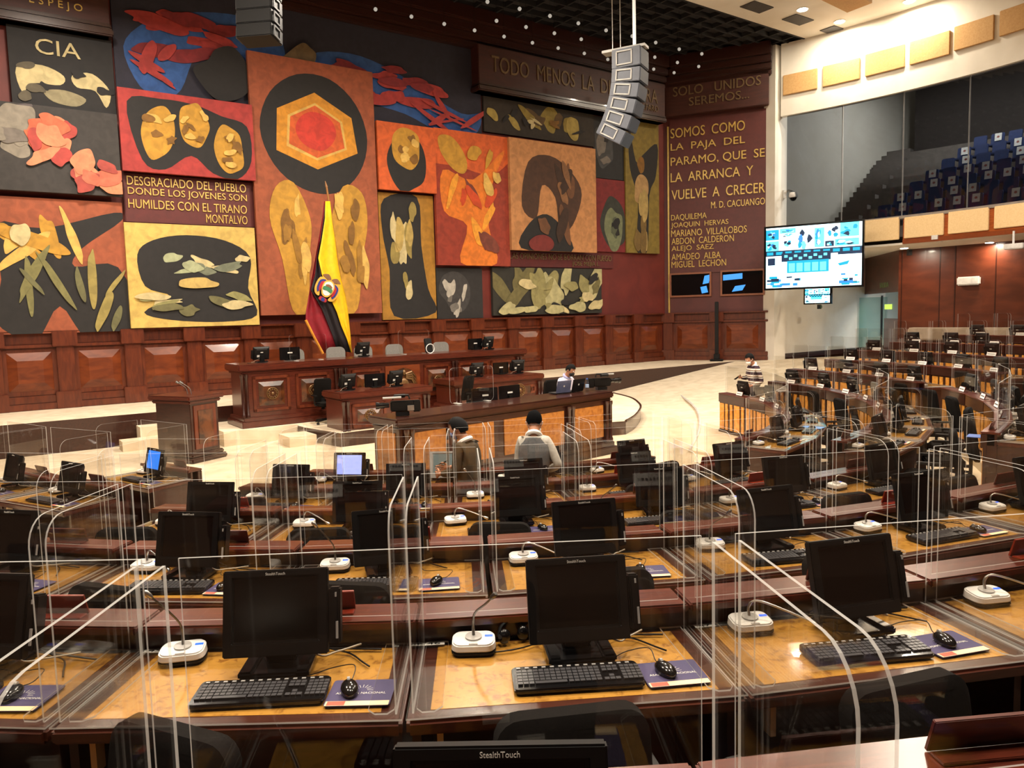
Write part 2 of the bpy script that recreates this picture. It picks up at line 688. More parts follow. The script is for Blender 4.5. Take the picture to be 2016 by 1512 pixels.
n0 = int((sb + 9) / BAY)
wainscot(MW, sb - n0 * BAY, n0 + int((S1 - sb) / BAY), BAY, 'trim_wainscot')
wainscot(TW, 0.15, 2, (T1 - 0.25) / 2, 'trim_wainscot_side')

# ---------------------------------------------------------------- mural panels: plain abstract panels in the same places and colours


def mix_uv(P, quad, d):
    s = [P.uv(x, y, d) for x, y in quad]
    return min((s[0][0] + s[3][0]) / 2, (s[1][0] + s[2][0]) / 2), (s[1][0] + s[2][0]) / 2, (s[2][1] + s[3][1]) / 2, (s[0][1] + s[1][1]) / 2


PM = {}


def paint(c):
    n = 'paint_%02x%02x%02x' % c
    if n not in PM:
        PM[n] = mat(n, c, 0.75, c2=tuple(int(v * 0.86) for v in c), scale=5, bump=0.08)
    return PM[n]


def ell(cx, cy, rx, ry, c, rot=0, wob=0.0, seed=0):
    rd = random.Random(seed)
    n = 10
    p = []
    for i in range(n):
        a = 2 * math.pi * i / n
        k = 1 + wob * (rd.random() * 2 - 1)
        x, y = rx * math.cos(a) * k, ry * math.sin(a) * k
        p.append((cx + x * math.cos(R(rot)) - y * math.sin(R(rot)), cy + x * math.sin(R(rot)) + y * math.cos(R(rot))))
    return (smooth_loop(p, 4), c)


def pol_(pts, c, sm=True):
    return (smooth_loop(pts, 4) if sm else pts, c)


def patches(n, x0, y0, x1, y1, rx, ry, cols, seed, wob=0.3, tilt=40):
    rd = random.Random(seed)
    return [ell(x0 + (x1 - x0) * rd.random(), y0 + (y1 - y0) * rd.random(), rx * (0.6 + 0.8 * rd.random()), ry * (0.6 + 0.8 * rd.random()), cols[i % len(cols)], rd.uniform(-tilt, tilt), wob, seed * 50 + i) for i in range(n)]


def clip_poly(pts):
    for ax, lim, sg in ((0, 0.0, 1), (0, 1.0, -1), (1, 0.0, 1), (1, 1.0, -1)):
        out = []
        for i in range(len(pts)):
            a, c = pts[i], pts[(i + 1) % len(pts)]
            fa, fc = sg * (a[ax] - lim), sg * (c[ax] - lim)
            if fa >= 0:
                out.append(a)
            if (fa >= 0) != (fc >= 0):
                t = fa / (fa - fc)
                out.append((a[0] + (c[0] - a[0]) * t, a[1] + (c[1] - a[1]) * t))
        pts = out
        if not pts:
            return []
    return pts


def art(quad, d, base, shapes, label, P=MW, thick=None):
    a0, a1, z0, z1 = mix_uv(P, quad, d)
    cols = [base]
    for _, c in shapes:
        if c not in cols:
            cols.append(c)
    b = MB()
    P.slab(b, a0, a1, z0, z1, max(.004, d - (thick or 0.12)), d)
    for i, (pts, c) in enumerate(shapes):
        pts = clip_poly([(p[0], p[1]) for p in pts])
        if len(pts) > 2:
            b.add([P.pt(a0 + (a1 - a0) * u, z1 - (z1 - z0) * v, d + 0.003 * (i + 1)) for u, v in pts], [list(range(len(pts)))], cols.index(c))
    o = b.build('mural_canvas', [paint(c) for c in cols], fix=False)
    return tag(o, label, 'painting', 'painted panels of the long wall mural')


BLK, NAVYP, RED, BLU, TER = (34, 32, 32), (44, 42, 56), (172, 58, 54), (52, 92, 158), (160, 84, 54)
OCH, OCH2, YEL, ORG, CRM = (196, 146, 52), (132, 92, 36), (222, 180, 92), (212, 96, 44), (206, 190, 140)
GRN, OLV, GRY, PNK = (128, 124, 76), (140, 116, 56), (120, 112, 104), (222, 138, 100)
art([(212, -70), (944, 88), (948, 262), (232, 206)], 0.08, NAVYP,
    [pol_([(.02, .62), (.07, .4), (.14, .28), (.26, .2), (.37, .24), (.4, .5), (.37, .75), (.3, .7), (.25, .55), (.18, .6), (.14, .9), (.1, .98), (.05, .92)], BLU)] +
    [pol_([(.47, .42), (.58, .34), (.7, .42), (.82, .6), (.93, .74), (1.0, .72), (.97, .95), (.86, .97), (.74, .83), (.6, .76), (.5, .66)], BLU)] +
    patches(16, .08, .3, .36, .62, .035, .05, [RED, (140, 44, 48)], 11, .25, 60) + patches(5, .04, .6, .12, .9, .012, .12, [RED], 12, .1, 30) +
    patches(18, .5, .42, .84, .78, .04, .05, [RED, (140, 44, 48)], 13, .25, 60) + patches(7, .8, .7, .97, .9, .012, .1, [RED], 14, .1, 60) +
    [ell(.24, .72, .06, .2, BLK, 0, .25, 5), ell(.42, .55, .04, .2, (110, 90, 60), 10, .2, 6)],
    'long dark navy painted panel with blue and red patches along the top of the wall')
art([(14, 45), (218, 72), (230, 225), (22, 205)], 0.2, BLK,
    [pol_([(.06, .55), (.3, .48), (.5, .58), (.46, .7), (.2, .72), (.1, .85)], CRM), pol_([(.58, .56), (.78, .5), (.95, .7), (.9, .92), (.8, .72), (.62, .7)], CRM), pol_([(.3, .8), (.5, .76), (.7, .84), (.6, .95), (.38, .92)], (150, 140, 108))] + patches(6, .1, .5, .9, .95, .06, .05, [BLK, (96, 88, 70)], 3, .3),
    'black painted panel lettered CIA in cream, upper end of the wall')
art([(-120, 190), (230, 220), (241, 390), (-120, 362)], 0.38, (58, 54, 52),
    patches(14, .0, .05, .5, .6, .09, .13, [GRY, (142, 134, 120), (92, 84, 84)], 21, .25) + patches(10, .5, .15, .68, .6, .06, .1, [PNK, (206, 104, 72), (178, 70, 62)], 22, .25) + patches(9, .68, .6, .97, .92, .07, .13, [PNK, (206, 110, 84), (170, 74, 64)], 23, .2),
    'dark painted panel with grey and salmon pink patches below the lettered black one')
art([(-120, 380), (240, 398), (257, 650), (-120, 664)], 0.2, TER,
    [pol_([(.3, .2), (.55, .22), (.95, .08), (.99, .14), (.75, .36), (.7, .5), (.95, .5), (1.05, .95), (.75, 1.05), (.6, .8), (.45, 1.05), (.25, .9), (.3, .6)], BLK)] +
    patches(7, .35, .25, .7, .5, .04, .16, [OCH, YEL], 31, .2, 70) + patches(9, .4, .55, .95, .95, .025, .17, [GRN, (158, 142, 78), (110, 108, 72)], 32, .15, 35) + [ell(.42, .27, .05, .08, CRM, 10, .2, 33)],
    'terracotta painted panel with a black field and ochre streaks at the foot of the wall')
art([(230, 172), (497.6, 205), (502, 354.5), (242, 336)], 0.4, RED,
    [pol_([(.06, .16), (.3, .08), (.55, .1), (.75, .2), (.95, .3), (.97, .75), (.85, 1.0), (.66, .95), (.5, .75), (.3, .95), (.14, .85)], BLK)] +
    [ell(.27, .5, .12, .33, OCH, 4, .12, 41), ell(.54, .36, .11, .3, OCH, 0, .12, 42), ell(.8, .62, .115, .33, OCH, -2, .12, 43)] +
    patches(6, .18, .3, .36, .7, .035, .06, [OCH2, YEL], 44, .3) + patches(6, .46, .2, .62, .56, .035, .06, [OCH2, YEL], 45, .3) + patches(6, .72, .42, .88, .84, .035, .06, [OCH2, YEL], 46, .3),
    'red and black painted panel with three ochre ovals')
art([(244.5, 438.7), (501, 447.4), (511, 638.6), (257.5, 647)], 0.3, (214, 182, 98),
    [pol_([(.08, .3), (.2, .16), (.45, .1), (.75, .14), (.95, .3), (.92, .62), (.98, .9), (.7, .96), (.3, .93), (.1, .85), (.3, .7), (.12, .6)], BLK)] +
    patches(9, .15, .2, .9, .45, .1, .035, [(170, 176, 138), (120, 126, 104), CRM], 51, .25, 30) + patches(9, .15, .7, .85, .85, .1, .035, [(150, 146, 92), (112, 108, 70), CRM], 52, .25, 25) + [ell(.52, .57, .15, .05, (200, 172, 100), 0, .2, 53)],
    'yellow painted panel with a black field and pale green streaks')
art([(488, 101), (735.5, 140.6), (750, 617), (513, 620)], 0.32, TER,
    [ell(.5, .28, .43, .235, BLK, 0, .04, 61), pol_([(.2, .2), (.5, .12), (.8, .2), (.84, .34), (.5, .42), (.18, .36)], (218, 148, 44), False),
     pol_([(.28, .22), (.5, .16), (.72, .22), (.75, .33), (.5, .385), (.26, .34)], YEL, False), pol_([(.3, .225), (.5, .17), (.7, .225), (.73, .325), (.5, .375), (.28, .33)], ORG, False), ell(.5, .27, .16, .075, (206, 62, 48), 0, .03, 62),
     pol_([(.1, .62), (.16, .5), (.3, .48), (.42, .62), (.4, .76), (.36, .98), (.24, .98), (.18, .78)], OCH), pol_([(.9, .62), (.86, .5), (.7, .48), (.58, .64), (.62, .78), (.64, .98), (.78, .98), (.84, .78)], OCH)] +
    patches(9, .14, .54, .38, .92, .03, .06, [OCH2, YEL, (160, 116, 44)], 63, .3, 25) + patches(9, .62, .54, .86, .92, .03, .06, [OCH2, YEL, (160, 116, 44)], 64, .3, 25),
    'tall terracotta painted panel with a black round field behind the flag')
art([(741, 237), (856, 252), (860, 380), (747, 373)], 0.36, ORG,
    [ell(.5, .55, .33, .46, BLK, 0, .08, 71), ell(.48, .36, .25, .3, OCH, 0, .1, 72)] + patches(6, .3, .2, .66, .55, .07, .06, [OCH2, YEL], 73, .3),
    'small orange painted panel with a black oval and an ochre patch')
art([(747, 378), (854, 386), (858, 626), (751, 631)], 0.1, (176, 126, 44),
    [pol_([(.1, .05), (.7, .02), (.75, .4), (.85, .75), (.98, .95), (.2, .97), (.15, .6), (.05, .3)], BLK)] + patches(12, .2, .12, .6, .9, .07, .1, [CRM, (150, 132, 70), (186, 160, 90)], 81, .25, 20),
    'narrow ochre painted panel with a black field and cream patches')
art([(856, 252), (1000, 270), (1004, 521), (860, 525)], 0.3, (150, 56, 38),
    [ell(.5, .1, .7, .2, ORG, 0, .2, 91), pol_([(.1, .3), (.5, .35), (.95, .1), (.75, .4), (.7, .7), (.8, .98), (.3, .98), (.4, .7), (.1, .6)], (226, 124, 40)), ell(.25, .18, .2, .1, OCH, 30, .15, 92)] +
    patches(9, .15, .4, .75, .85, .12, .05, [(236, 160, 52), (206, 76, 36), (120, 60, 46)], 93, .3, 60) + patches(4, .5, .15, .9, .4, .1, .04, [OCH, YEL], 94, .2, 60),
    'bright orange painted panel with flame coloured patches')
art([(950, 188), (1168, 226), (1170, 284), (955, 264)], 0.12, (52, 44, 36),
    patches(9, .06, .3, .95, .62, .055, .28, [(150, 130, 60), (96, 74, 44), (176, 154, 80)], 101, .2, 15) + patches(10, .05, .3, .95, .7, .025, .1, [BLK, CRM, OCH2], 102, .3),
    'dark strip panel with a row of olive and brown ovals under the ceiling text')
art([(1002.4, 271.5), (1172.6, 291.5), (1175, 496.6), (1007.7, 493)], 0.42, (192, 134, 84),
    [pol_([(.2, .2), (.45, .12), (.7, .25), (.82, .45), (.7, .75), (.55, .8), (.5, .5), (.35, .4), (.28, .7), (.12, .6)], (74, 48, 34)), pol_([(.1, .98), (.2, .75), (.4, .66), (.6, .8), (.68, 1.0)], BLK)] +
    patches(8, .25, .2, .75, .8, .045, .14, [(112, 74, 48), (60, 40, 30), (138, 96, 62)], 111, .25, 40) + [ell(.33, .93, .14, .08, (120, 44, 40), 0, .1, 112)],
    'large tan painted panel standing proud of the wall with dark brown patches')
art([(1167, 228), (1230, 238), (1231, 353), (1170, 352)], 0.05, (38, 38, 40),
    [ell(.35, .45, .3, .35, (70, 70, 72), 0, .2, 121), ell(.25, .42, .14, .2, GRY, 10, .3, 122), ell(.4, .36, .08, .05, BLK, 0, .2, 123), ell(.35, .7, .14, .06, GRY, 0, .3, 124)],
    'small charcoal painted panel with grey patches')
art([(1173, 352), (1236, 356), (1235, 497), (1175, 495)], 0.08, (120, 36, 38),
    [ell(.55, .6, .4, .38, (52, 54, 48), 0, .12, 131), ell(.55, .68, .28, .28, (118, 124, 92), 0, .15, 132)] + patches(5, .4, .5, .7, .85, .09, .06, [BLK, (84, 90, 70)], 133, .3),
    'small dark red painted panel with a grey green oval')
art([(1230, 236), (1297, 245), (1298, 499), (1234, 498)], 0.14, (132, 112, 48),
    [pol_([(.1, .02), (.3, .3), (.5, .25), (.95, .15), (.9, .4), (.7, .55), (.62, .98), (.3, .98), (.35, .6), (.12, .35)], BLK), ell(.45, .52, .22, .12, (176, 140, 92), 0, .15, 141), ell(.45, .32, .1, .07, OCH2, 0, .2, 142)] + patches(6, .3, .6, .6, .95, .08, .1, [(176, 150, 90), (120, 96, 50)], 143, .2, 15),
    'narrow olive painted panel next to the corner of the wall')
art([(859, 527), (945, 528), (955, 626), (861, 628)], 0.08, (42, 40, 40),
    [ell(.4, .45, .3, .38, (64, 62, 62), 0, .2, 151)] + patches(7, .15, .2, .6, .9, .07, .13, [(188, 182, 170), (120, 116, 110)], 152, .3, 30),
    'black painted panel with pale grey patches low on the wall')
art([(970, 527), (1184, 529), (1184.5, 615.5), (970.5, 622)], 0.16, (44, 42, 36),
    patches(13, .04, .15, .97, .6, .06, .3, [(150, 142, 92), (186, 178, 130), (112, 104, 64)], 161, .3, 20) + patches(12, .05, .2, .95, .9, .05, .1, [BLK, CRM, (150, 142, 92)], 162, .3) + patches(5, .05, .85, .95, .95, .08, .1, [(186, 178, 130)], 163, .2),
    'long low painted panel of olive and cream patches above the wainscot')

# boards and their lettering


def letters(P, d, text, x0, yl, x1, yr, hpx, mat_, parent, ext=0.03, sp=1.0):
    a, z = P.uv(x0, yl, d)
    a2, z2 = P.uv(x1, yr, d)
    top = P.uv(x0, yl - hpx, d)[1]
    full = text_mesh(text, 1.0, sp)
    k = (a2 - a) / (full[3] - full[2])
    lo, hi = full[4], full[5]
    words_, done, o = text.split(), '', None
    pos = 0
    for w in words_:
        i = text.index(w, pos)
        pos = i + len(w)
        e = text_mesh(text[:pos], 1.0, sp)
        m = text_mesh(w, 1.0, sp)
        x1 = (e[3] - full[2]) * k
        wd = (m[3] - m[2]) * k
        b = MB()
        add_text(b, w, P.pt(a + x1 - wd, (z + z2) / 2 + (m[4] - lo) / (hi - lo) * (top - z), d), P.d, Vector((0, 0, 1)), wd, (m[5] - m[4]) / (hi - lo) * (top - z), ext if P.d.cross(Vector((0, 0, 1))).dot(P.n) > 0 else -ext, 0, sp)
        o = b.build('lettering', mat_, parent)
    return o


def board(P, quad, d, thick, m, name, label, cat='sign'):
    a0, a1, z0, z1 = mix_uv(P, quad, d)
    b = MB()
    P.slab(b, a0, a1, z0, z1, d - thick, d)
    return tag(b.build(name, m, bevel=0.02), label, cat), (a0, a1, z0, z1)


DIMLET = mat('shaded_and_dull_letters', (122, 98, 66), 0.5, metal=0.2)  # shade of the upper boards painted into gold letters; a lower strip shares it
o, q = board(MW, [(-90, -75), (211, -35), (217, 71), (-90, 22)], 0.5, 0.5, BROWNB, 'inscription_board', 'brown board lettered ESPEJO in gold at the upper end of the mural')
b = MB()
MW.slab(b, q[0], q[1] + 0.06, q[2], q[2] + 0.18, 0.0, 0.58)
MW.slab(b, q[0], q[1] + 0.03, q[2] + 0.18, q[2] + 0.3, 0.0, 0.54)
b.build('moulding', MAHOGD, o, bevel=0.03)
letters(MW, 0.5, 'ESPEJO', 58, 10, 163, 28, 19, GOLD, o, sp=1.6)
L = MB()
a_, z_ = MW.uv(70, 104, 0.2)
a2_, z2_ = MW.uv(159, 119, 0.2)
t_ = MW.uv(72, 74, 0.2)[1]
add_text(L, 'CIA', MW.pt(a_, (z_ + z2_) / 2, 0.225), MW.d, (0, 0, 1), a2_ - a_, t_ - z_, 0.004)
o = tag(L.build('painted_word', paint(CRM)), 'cream word CIA across the black panel', 'lettering')
o, q = board(MW, [(940, 93), (1310, 160), (1309, 244), (944, 175)], 0.5, 0.5, BROWNB, 'inscription_board', 'dark brown board with shade-dimmed gold letters TODO MENOS LA DICTADURA near the corner')
b = MB()
MW.slab(b, q[0] - 0.06, q[1], q[2], q[2] + 0.16, 0.0, 0.6)
MW.slab(b, q[0] - 0.03, q[1], q[2] + 0.16, q[2] + 0.26, 0.0, 0.55)
b.build('moulding', MAHOGD, o, bevel=0.03)
letters(MW, 0.5, 'TODO  MENOS  LA  DICTADURA', 968, 149, 1294, 198, 32, DIMLET, o)
letters(MW, 0.5, 'ALFARO', 1258, 216, 1295, 219, 12, DIMLET, o)
o, q = board(MW, [(243, 343), (500, 355), (502, 447), (245, 439)], 0.1, 0.1, mat('wine_board', (96, 36, 34), 0.6), 'inscription_board', 'wine red board with gold letters DESGRACIADO DEL PUEBLO')
for t, x0, yl, x1, yr, h in (('DESGRACIADO DEL PUEBLO', 250, 366, 484, 378, 18), ('DONDE LOS JOVENES SON', 252, 388, 486, 399, 18), ('HUMILDES CON EL TIRANO', 253, 411, 486, 420, 18), ('MONTALVO', 406, 439, 487, 442, 17)):
    letters(MW, 0.1, t, x0, yl, x1, yr, h, GOLD, o)
o, q = board(MW, [(1003, 497), (1208, 498), (1208, 528), (1003, 527)], 0.06, 0.06, mat('wine_board', (96, 36, 34)), 'inscription_board', 'narrow wine red strip lettered LAS OPINIONES NO SE BORRAN CON FUEGO')
letters(MW, 0.06, 'LAS OPINIONES NO SE BORRAN CON FUEGO', 1003, 511, 1203, 513, 12, DIMLET, o)
letters(MW, 0.06, 'JOSE MEJIA L.', 1126, 526, 1180, 526, 11, DIMLET, o)
KX, KS = 1280, 1 / 2.2908
a0, a1, z0, z1 = mix_uv(TW, [(1316, 180), (1512, 150), (1512, 230), (1316, 262)], 0.06)
b = MB()
TW.slab(b, 0.1, T1 - 0.1, TW.uv(1410, 222)[1], TW.uv(1410, 132)[1], 0, 0.3)
o = tag(b.build('inscription_board', BROWNB, bevel=0.02), 'dark brown board with shade-dimmed letters SOLO UNIDOS SEREMOS above the gold verse', 'sign')
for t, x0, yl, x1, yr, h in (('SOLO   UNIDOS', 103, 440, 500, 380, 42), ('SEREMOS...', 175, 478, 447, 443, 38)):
    letters(TW, 0.3, t, KX + x0 * KS, yl * KS, KX + x1 * KS, yr * KS, h * KS, DIMLET, o)
b = MB()
a0, z1 = TW.uv(1314, 250)
TW.slab(b, 0.25, T1 - 0.15, TW.uv(1410, 536)[1], TW.uv(1410, 226)[1], 0, 0.05)
o = tag(b.build('inscription_board', mat('plum_board', (92, 40, 36), 0.5)), 'tall plum board with the gold verse SOMOS COMO LA PAJA and a list of names', 'sign')
for t, x0, yl, x1, yr, h in (('SOMOS  COMO', 92, 628, 428, 585, 44), ('LA  PAJA  DEL', 93, 692, 428, 655, 42), ('PARAMO, QUE  SE', 93, 758, 517, 712, 44), ('LA  ARRANCA  Y', 93, 825, 465, 788, 42), ('VUELVE  A  CRECER', 97, 905, 518, 866, 44),
                             ('M. D. CACUANGO', 275, 942, 518, 920, 30), ('DAQUILEMA', 95, 1000, 255, 988, 30), ('JOAQUIN  HERVAS', 95, 1034, 353, 1018, 29), ('MARIANO  VILLALOBOS', 95, 1069, 436, 1048, 30), ('ABDON  CALDERON', 97, 1104, 378, 1088, 29),
                             ('ALEJO  SAEZ', 97, 1140, 287, 1129, 29), ('AMADEO  ALBA', 97, 1175, 318, 1163, 29), ('MIGUEL  LECHON', 97, 1210, 343, 1196, 29)):
    letters(TW, 0.05, t, KX + x0 * KS, yl * KS, KX + x1 * KS, yr * KS, h * KS, GOLD, o)
b = MB()
TW.slab(b, 0.16, 0.22, PNL0, TW.uv(1316, 250)[1], 0, 0.06)
struct('trim_3', b, GOLD)
# two framed dark screens low on the inscription wall
for qd, lb in (([(1322, 541), (1397, 539), (1397, 580), (1322, 582)], 'framed dark screen beside the corner, below the list of names'), ([(1422, 536), (1502, 532), (1502, 576), (1422, 580)], 'framed dark screen beside the white wall, below the list of names')):
    a0, a1, z0, z1 = mix_uv(TW, qd, 0.05)
    t = thing('wall_screen', lb, 'screen', TW.pt((a0 + a1) / 2, z0, 0))
    M_ = t.location
    b = MB()
    for s0, s1, y0, y1 in ((a0 - .07, a1 + .07, z0 - .07, z0), (a0 - .07, a1 + .07, z1, z1 + .07), (a0 - .07, a0, z0, z1), (a1, a1 + .07, z0, z1)):
        TW.slab(b, s0, s1, y0, y1, 0, 0.1)
    b.v = [tuple(Vector(v) - M_) for v in b.v]
    b.build('frame', mat('copper_frame', (140, 82, 52), 0.4), t)
    b = MB()
    TW.slab(b, a0, a1, z0, z1, 0.0, 0.05)
    b.v = [tuple(Vector(v) - M_) for v in b.v]
    b.build('screen', mat('wall_screen_glass', (8, 8, 10), 0.05), t)
    b = MB()
    w_ = a1 - a0
    for u0, u1, v0, v1, sh in (((.82, .98, .5, .95, .05), (.8, .96, .06, .42, -.04)) if 'corner' in lb else ((.24, .5, .1, .4, .08), (.02, .5, .62, .92, .0))):
        h_ = z1 - z0
        b.add([TW.pt(a0 + w_ * (u0 + sh * 0), z0 + h_ * v0, .054) - M_, TW.pt(a0 + w_ * u1, z0 + h_ * (v0 + .05), .054) - M_, TW.pt(a0 + w_ * (u1 + sh), z0 + h_ * v1, .054) - M_, TW.pt(a0 + w_ * (u0 + sh), z0 + h_ * (v1 - .05), .054) - M_], [(0, 1, 2, 3)])
    b.build('painted_reflection', glow('reflection_blue', (60, 150, 235), 0.55 if 'corner' in lb else 0.3), t)  # glowing patches painted in for blue reflections on the dark glass

# ---------------------------------------------------------------- ceiling, gallery, back of the hall
RG = 18.45


def on_cyl(px, py, r):
    d = ray(px, py)
    ox, oy = -CEN.x, -CEN.y
    a = d.x * d.x + d.y * d.y
    b_ = 2 * (ox * d.x + oy * d.y)
    c = ox * ox + oy * oy - r * r
    t = (-b_ + math.sqrt(b_ * b_ - 4 * a * c)) / (2 * a)
    p = EYEP + d * t
    return math.degrees(math.atan2(p.x - CEN.x, CEN.y - p.y)), p.z


b = MB()
MW.slab(b, -14, 27, CEIL + 0.15, CEIL + 0.3, -1, 4.7)
struct('ceiling', b, DARKC)
b = MB()
for i in range(9):
    MW.slab(b, -14, 27, CEIL - 0.02, CEIL + 0.15, 0.1 + i * 0.57, 0.16 + i * 0.57)
for i in range(46):
    MW.slab(b, -10 + i * 0.8, -9.94 + i * 0.8, CEIL, CEIL + 0.15, 0, 4.7)
struct('ceiling_grid', b, DARKC2)
b = MB()
q = [MW.pt(-14, 0, 4.7), MW.pt(30, 0, 4.7), MW.pt(30, 0, 12), Vector((24, 8, 0)), Vector((20, -3, 0)), Vector((-14, -3, 0))]
b.prism([(p.x, p.y) for p in q], CEIL, CEIL + 0.15)
struct('ceiling_plaster', b, WHITEW)
TG = on_cyl(1536, 400, RG)[0]
b = MB()
arc_wall(b, RG, RG + 0.3, 60, TG, on_cyl(1544, 228, RG)[1], CEIL, 0, 40)
struct('wall_fascia', b, WHITEW)
ZB0, ZB1 = on_cyl(1700, 487, RG)[1], on_cyl(1700, 432, RG)[1]
ZFA = on_cyl(1544, 228, RG)[1]
for i, (x0, x1, yt, yb) in enumerate(((1537, 1610, 143, 182.5), (1621, 1694, 123, 164), (1705, 1783, 98, 142), (1793, 1872, 72, 118), (1881, 1959, 41.5, 89.5), (1971, 2050, 9, 60))):
    t0, z1 = on_cyl(x0, yt, RG)
    t1 = on_cyl(x1, yt, RG)[0]
    z0 = on_cyl((x0 + x1) / 2, yb, RG)[1]
    z1 = on_cyl((x0 + x1) / 2, yt, RG)[1]
    b = MB()
    arc_wall(b, RG - 0.07, RG - 0.002, t1, min(t0, TG - 0.3), z0, z1, 0, 6)
    tag(b.build('acoustic_board', TANP, bevel=0.015), 'tan acoustic board on the white fascia, %s from the wall with the verse' % ('first', 'second', 'third', 'fourth', 'fifth', 'sixth')[i], 'wall panel', 'acoustic boards on the fascia')
b = MB()
arc_wall(b, RG, RG + 0.25, 60, 129, ZB0, ZB1 - 0.12, 0, 40)
struct('wall_balcony', b, ORWOOD)
b = MB()
arc_wall(b, RG - 0.06, RG + 0.4, 60, TG, ZB1 - 0.12, ZB1 - 0.02, 0, 40)
struct('trim_balcony_rail', b, mat('grey_rail', (150, 140, 130), 0.5))
b = MB()
arc_wall(b, RG - 0.03, RG, 60, 129, ZB0, ZB0 + 0.14, 0, 40)
struct('trim_balcony_foot', b, mat('deep_orange_wood', (140, 66, 26), 0.4))
for i, (x0, x1, yt, yb) in enumerate(((1690, 1772, 431, 475), (1782, 1860, 423, 466), (1869, 1949, 412, 457), (1960, 2045, 400, 446))):
    t0, t1 = on_cyl(x0, yt, RG)[0], on_cyl(x1, yt, RG)[0]
    z0, z1 = on_cyl((x0 + x1) / 2, yb, RG)[1], on_cyl((x0 + x1) / 2, yt, RG)[1]
    b = MB()
    arc_wall(b, RG - 0.07, RG - 0.002, t1, t0, z0, z1, 0, 6)
    tag(b.build('acoustic_board', CREAMP, bevel=0.015), 'cream board on the orange balcony front, %s from the big screen' % ('first', 'second', 'third', 'fourth')[i], 'wall panel', 'boards on the balcony front')
b = MB()
arc_wall(b, RG + 0.02, 27, 60, 140, ZB0 - 0.02, ZB0 + 0.05, 0, 40)
struct('ceiling_soffit', b, WHITEW)
# glass of the gallery
for i, (x0, x1) in enumerate(((1546, 1655), (1656, 1774), (1775, 1902), (1903, 2030))):
    t0, t1 = on_cyl(x0, 300, RG)[0], on_cyl(x1, 300, RG)[0]
    b = MB()
    arc_wall(b, RG + 0.14, RG + 0.16, t1 + 0.05, t0 - 0.05, ZB1 - 0.02, ZFA, 0, 6)
    o = struct('window_%d' % (i + 1), b, GGAL)
    b = MB()
    p, p2 = pol(RG + 0.15, t1, ZB1), pol(RG + 0.15, t1, ZFA)
    b.cyl(p, p2, 0.02, n=6)
    b.build('window_seam', mat('grey_seam', (120, 120, 120), 0.4), o)
# gallery steps
GZ0 = on_cyl(1745, 404, RG + 1.2)[1] - 0.85
GDZ, GDR = 0.47, 0.85
b = MB()
for i in range(9):
    arc_wall(b, RG + 0.8 + i * GDR, RG + 0.8 + (i + 1) * GDR, 60, 136, GZ0 - 0.6, GZ0 + i * GDZ, 0, 30)
arc_wall(b, RG + 0.3, RG + 0.8, 60, 136, GZ0 - 0.4, GZ0, 0, 30)
for i in range(18):
    arc_wall(b, RG + 0.8 + i * GDR / 2, RG + 0.8 + (i + 1) * GDR / 2, 136, 138.5, GZ0 - 0.6, GZ0 + i * GDZ / 2, 0, 2)
struct('floor_gallery', b, mat('grey_gallery_carpet', (112, 104, 98), .9, scale=5))
b = MB()
arc_wall(b, 27, 27.3, 60, 136, 0, CEIL, 0, 30)
struct('wall_gallery_back', b, mat('dark_gallery_wall', (60, 52, 48), 0.8))


def make_seat(paper):
    t = thing('gallery_seat', None, 'seat')
    b = MB()
    b.prism(rrect(0.46, 0.5, 0.06), -0.03, 0.03, 0, None, lambda x, y, z: (x, z + y * 0.12, 0.62 + y))
    b.build('backrest', SEATB, t, bevel=0.01, smooth=True)
    b = MB()
    b.box((0, -0.2, 0.4), (0.44, 0.36, 0.08))
    b.build('seat', SEATB, t, bevel=0.02)
    b = MB()
    b.box((0, 0.0, 0.18), (0.08, 0.1, 0.36))
    b.build('pedestal', DARKG, t)
    if paper:
        b = MB()
        b.box((0.03, -0.045, 0.72), (0.24, 0.006, 0.28), 0, Matrix.Rotation(R(-7), 3, 'X'))
        b.ball((0.03, -0.05, 0.72), (0.05, 0.004, 0.05), 8, 4, 1)
        b.build('paper_notice', [PAPER, mat('notice_emblem', (190, 120, 110), 0.8)], t)
    return t


SEATS = {0: make_seat(0), 1: make_seat(1)}
used = set()
SEATP = ('0101110110110111', '1101100111011011', '0110111011001101', '1011010110110111', '0100101101101011', '1001011010110100', '0101001010010110')
for i in range(7):
    r = RG + 1.25 + i * GDR
    for j in range(15):
        th = 132.5 - j * 1.75 * (19.7 / r) - 0.6 * i
        pp = int(SEATP[i][j])
        loc = pol(r, th, GZ0 + i * GDZ)
        rn = ('lowest', 'second', 'third', 'fourth', 'fifth', 'sixth', 'top')[i]
        lb = 'blue gallery seat with a white notice, %s row behind the glass' % rn if pp else 'bare blue gallery seat, %s row behind the glass' % rn
        g = 'gallery seats with notice, %s row' % rn if pp else 'bare gallery seats, %s row' % rn
        if pp not in used:
            used.add(pp)
            s = SEATS[pp]
            s.location, s.rotation_euler = loc, (0, 0, R(th + 180))
            tag(s, lb, 'seat', g)
        else:
            dup(SEATS[pp], loc, R(th + 180), lb, g)
for th_ in (112, 122, 131):
    p = pol(RG + 4.5, th_, CEIL - .1)
    area('gallery_fill', p, .5, 150, (.95, .95, .9), (p.x, p.y, 0))  # added fill light; the gallery itself is unlit
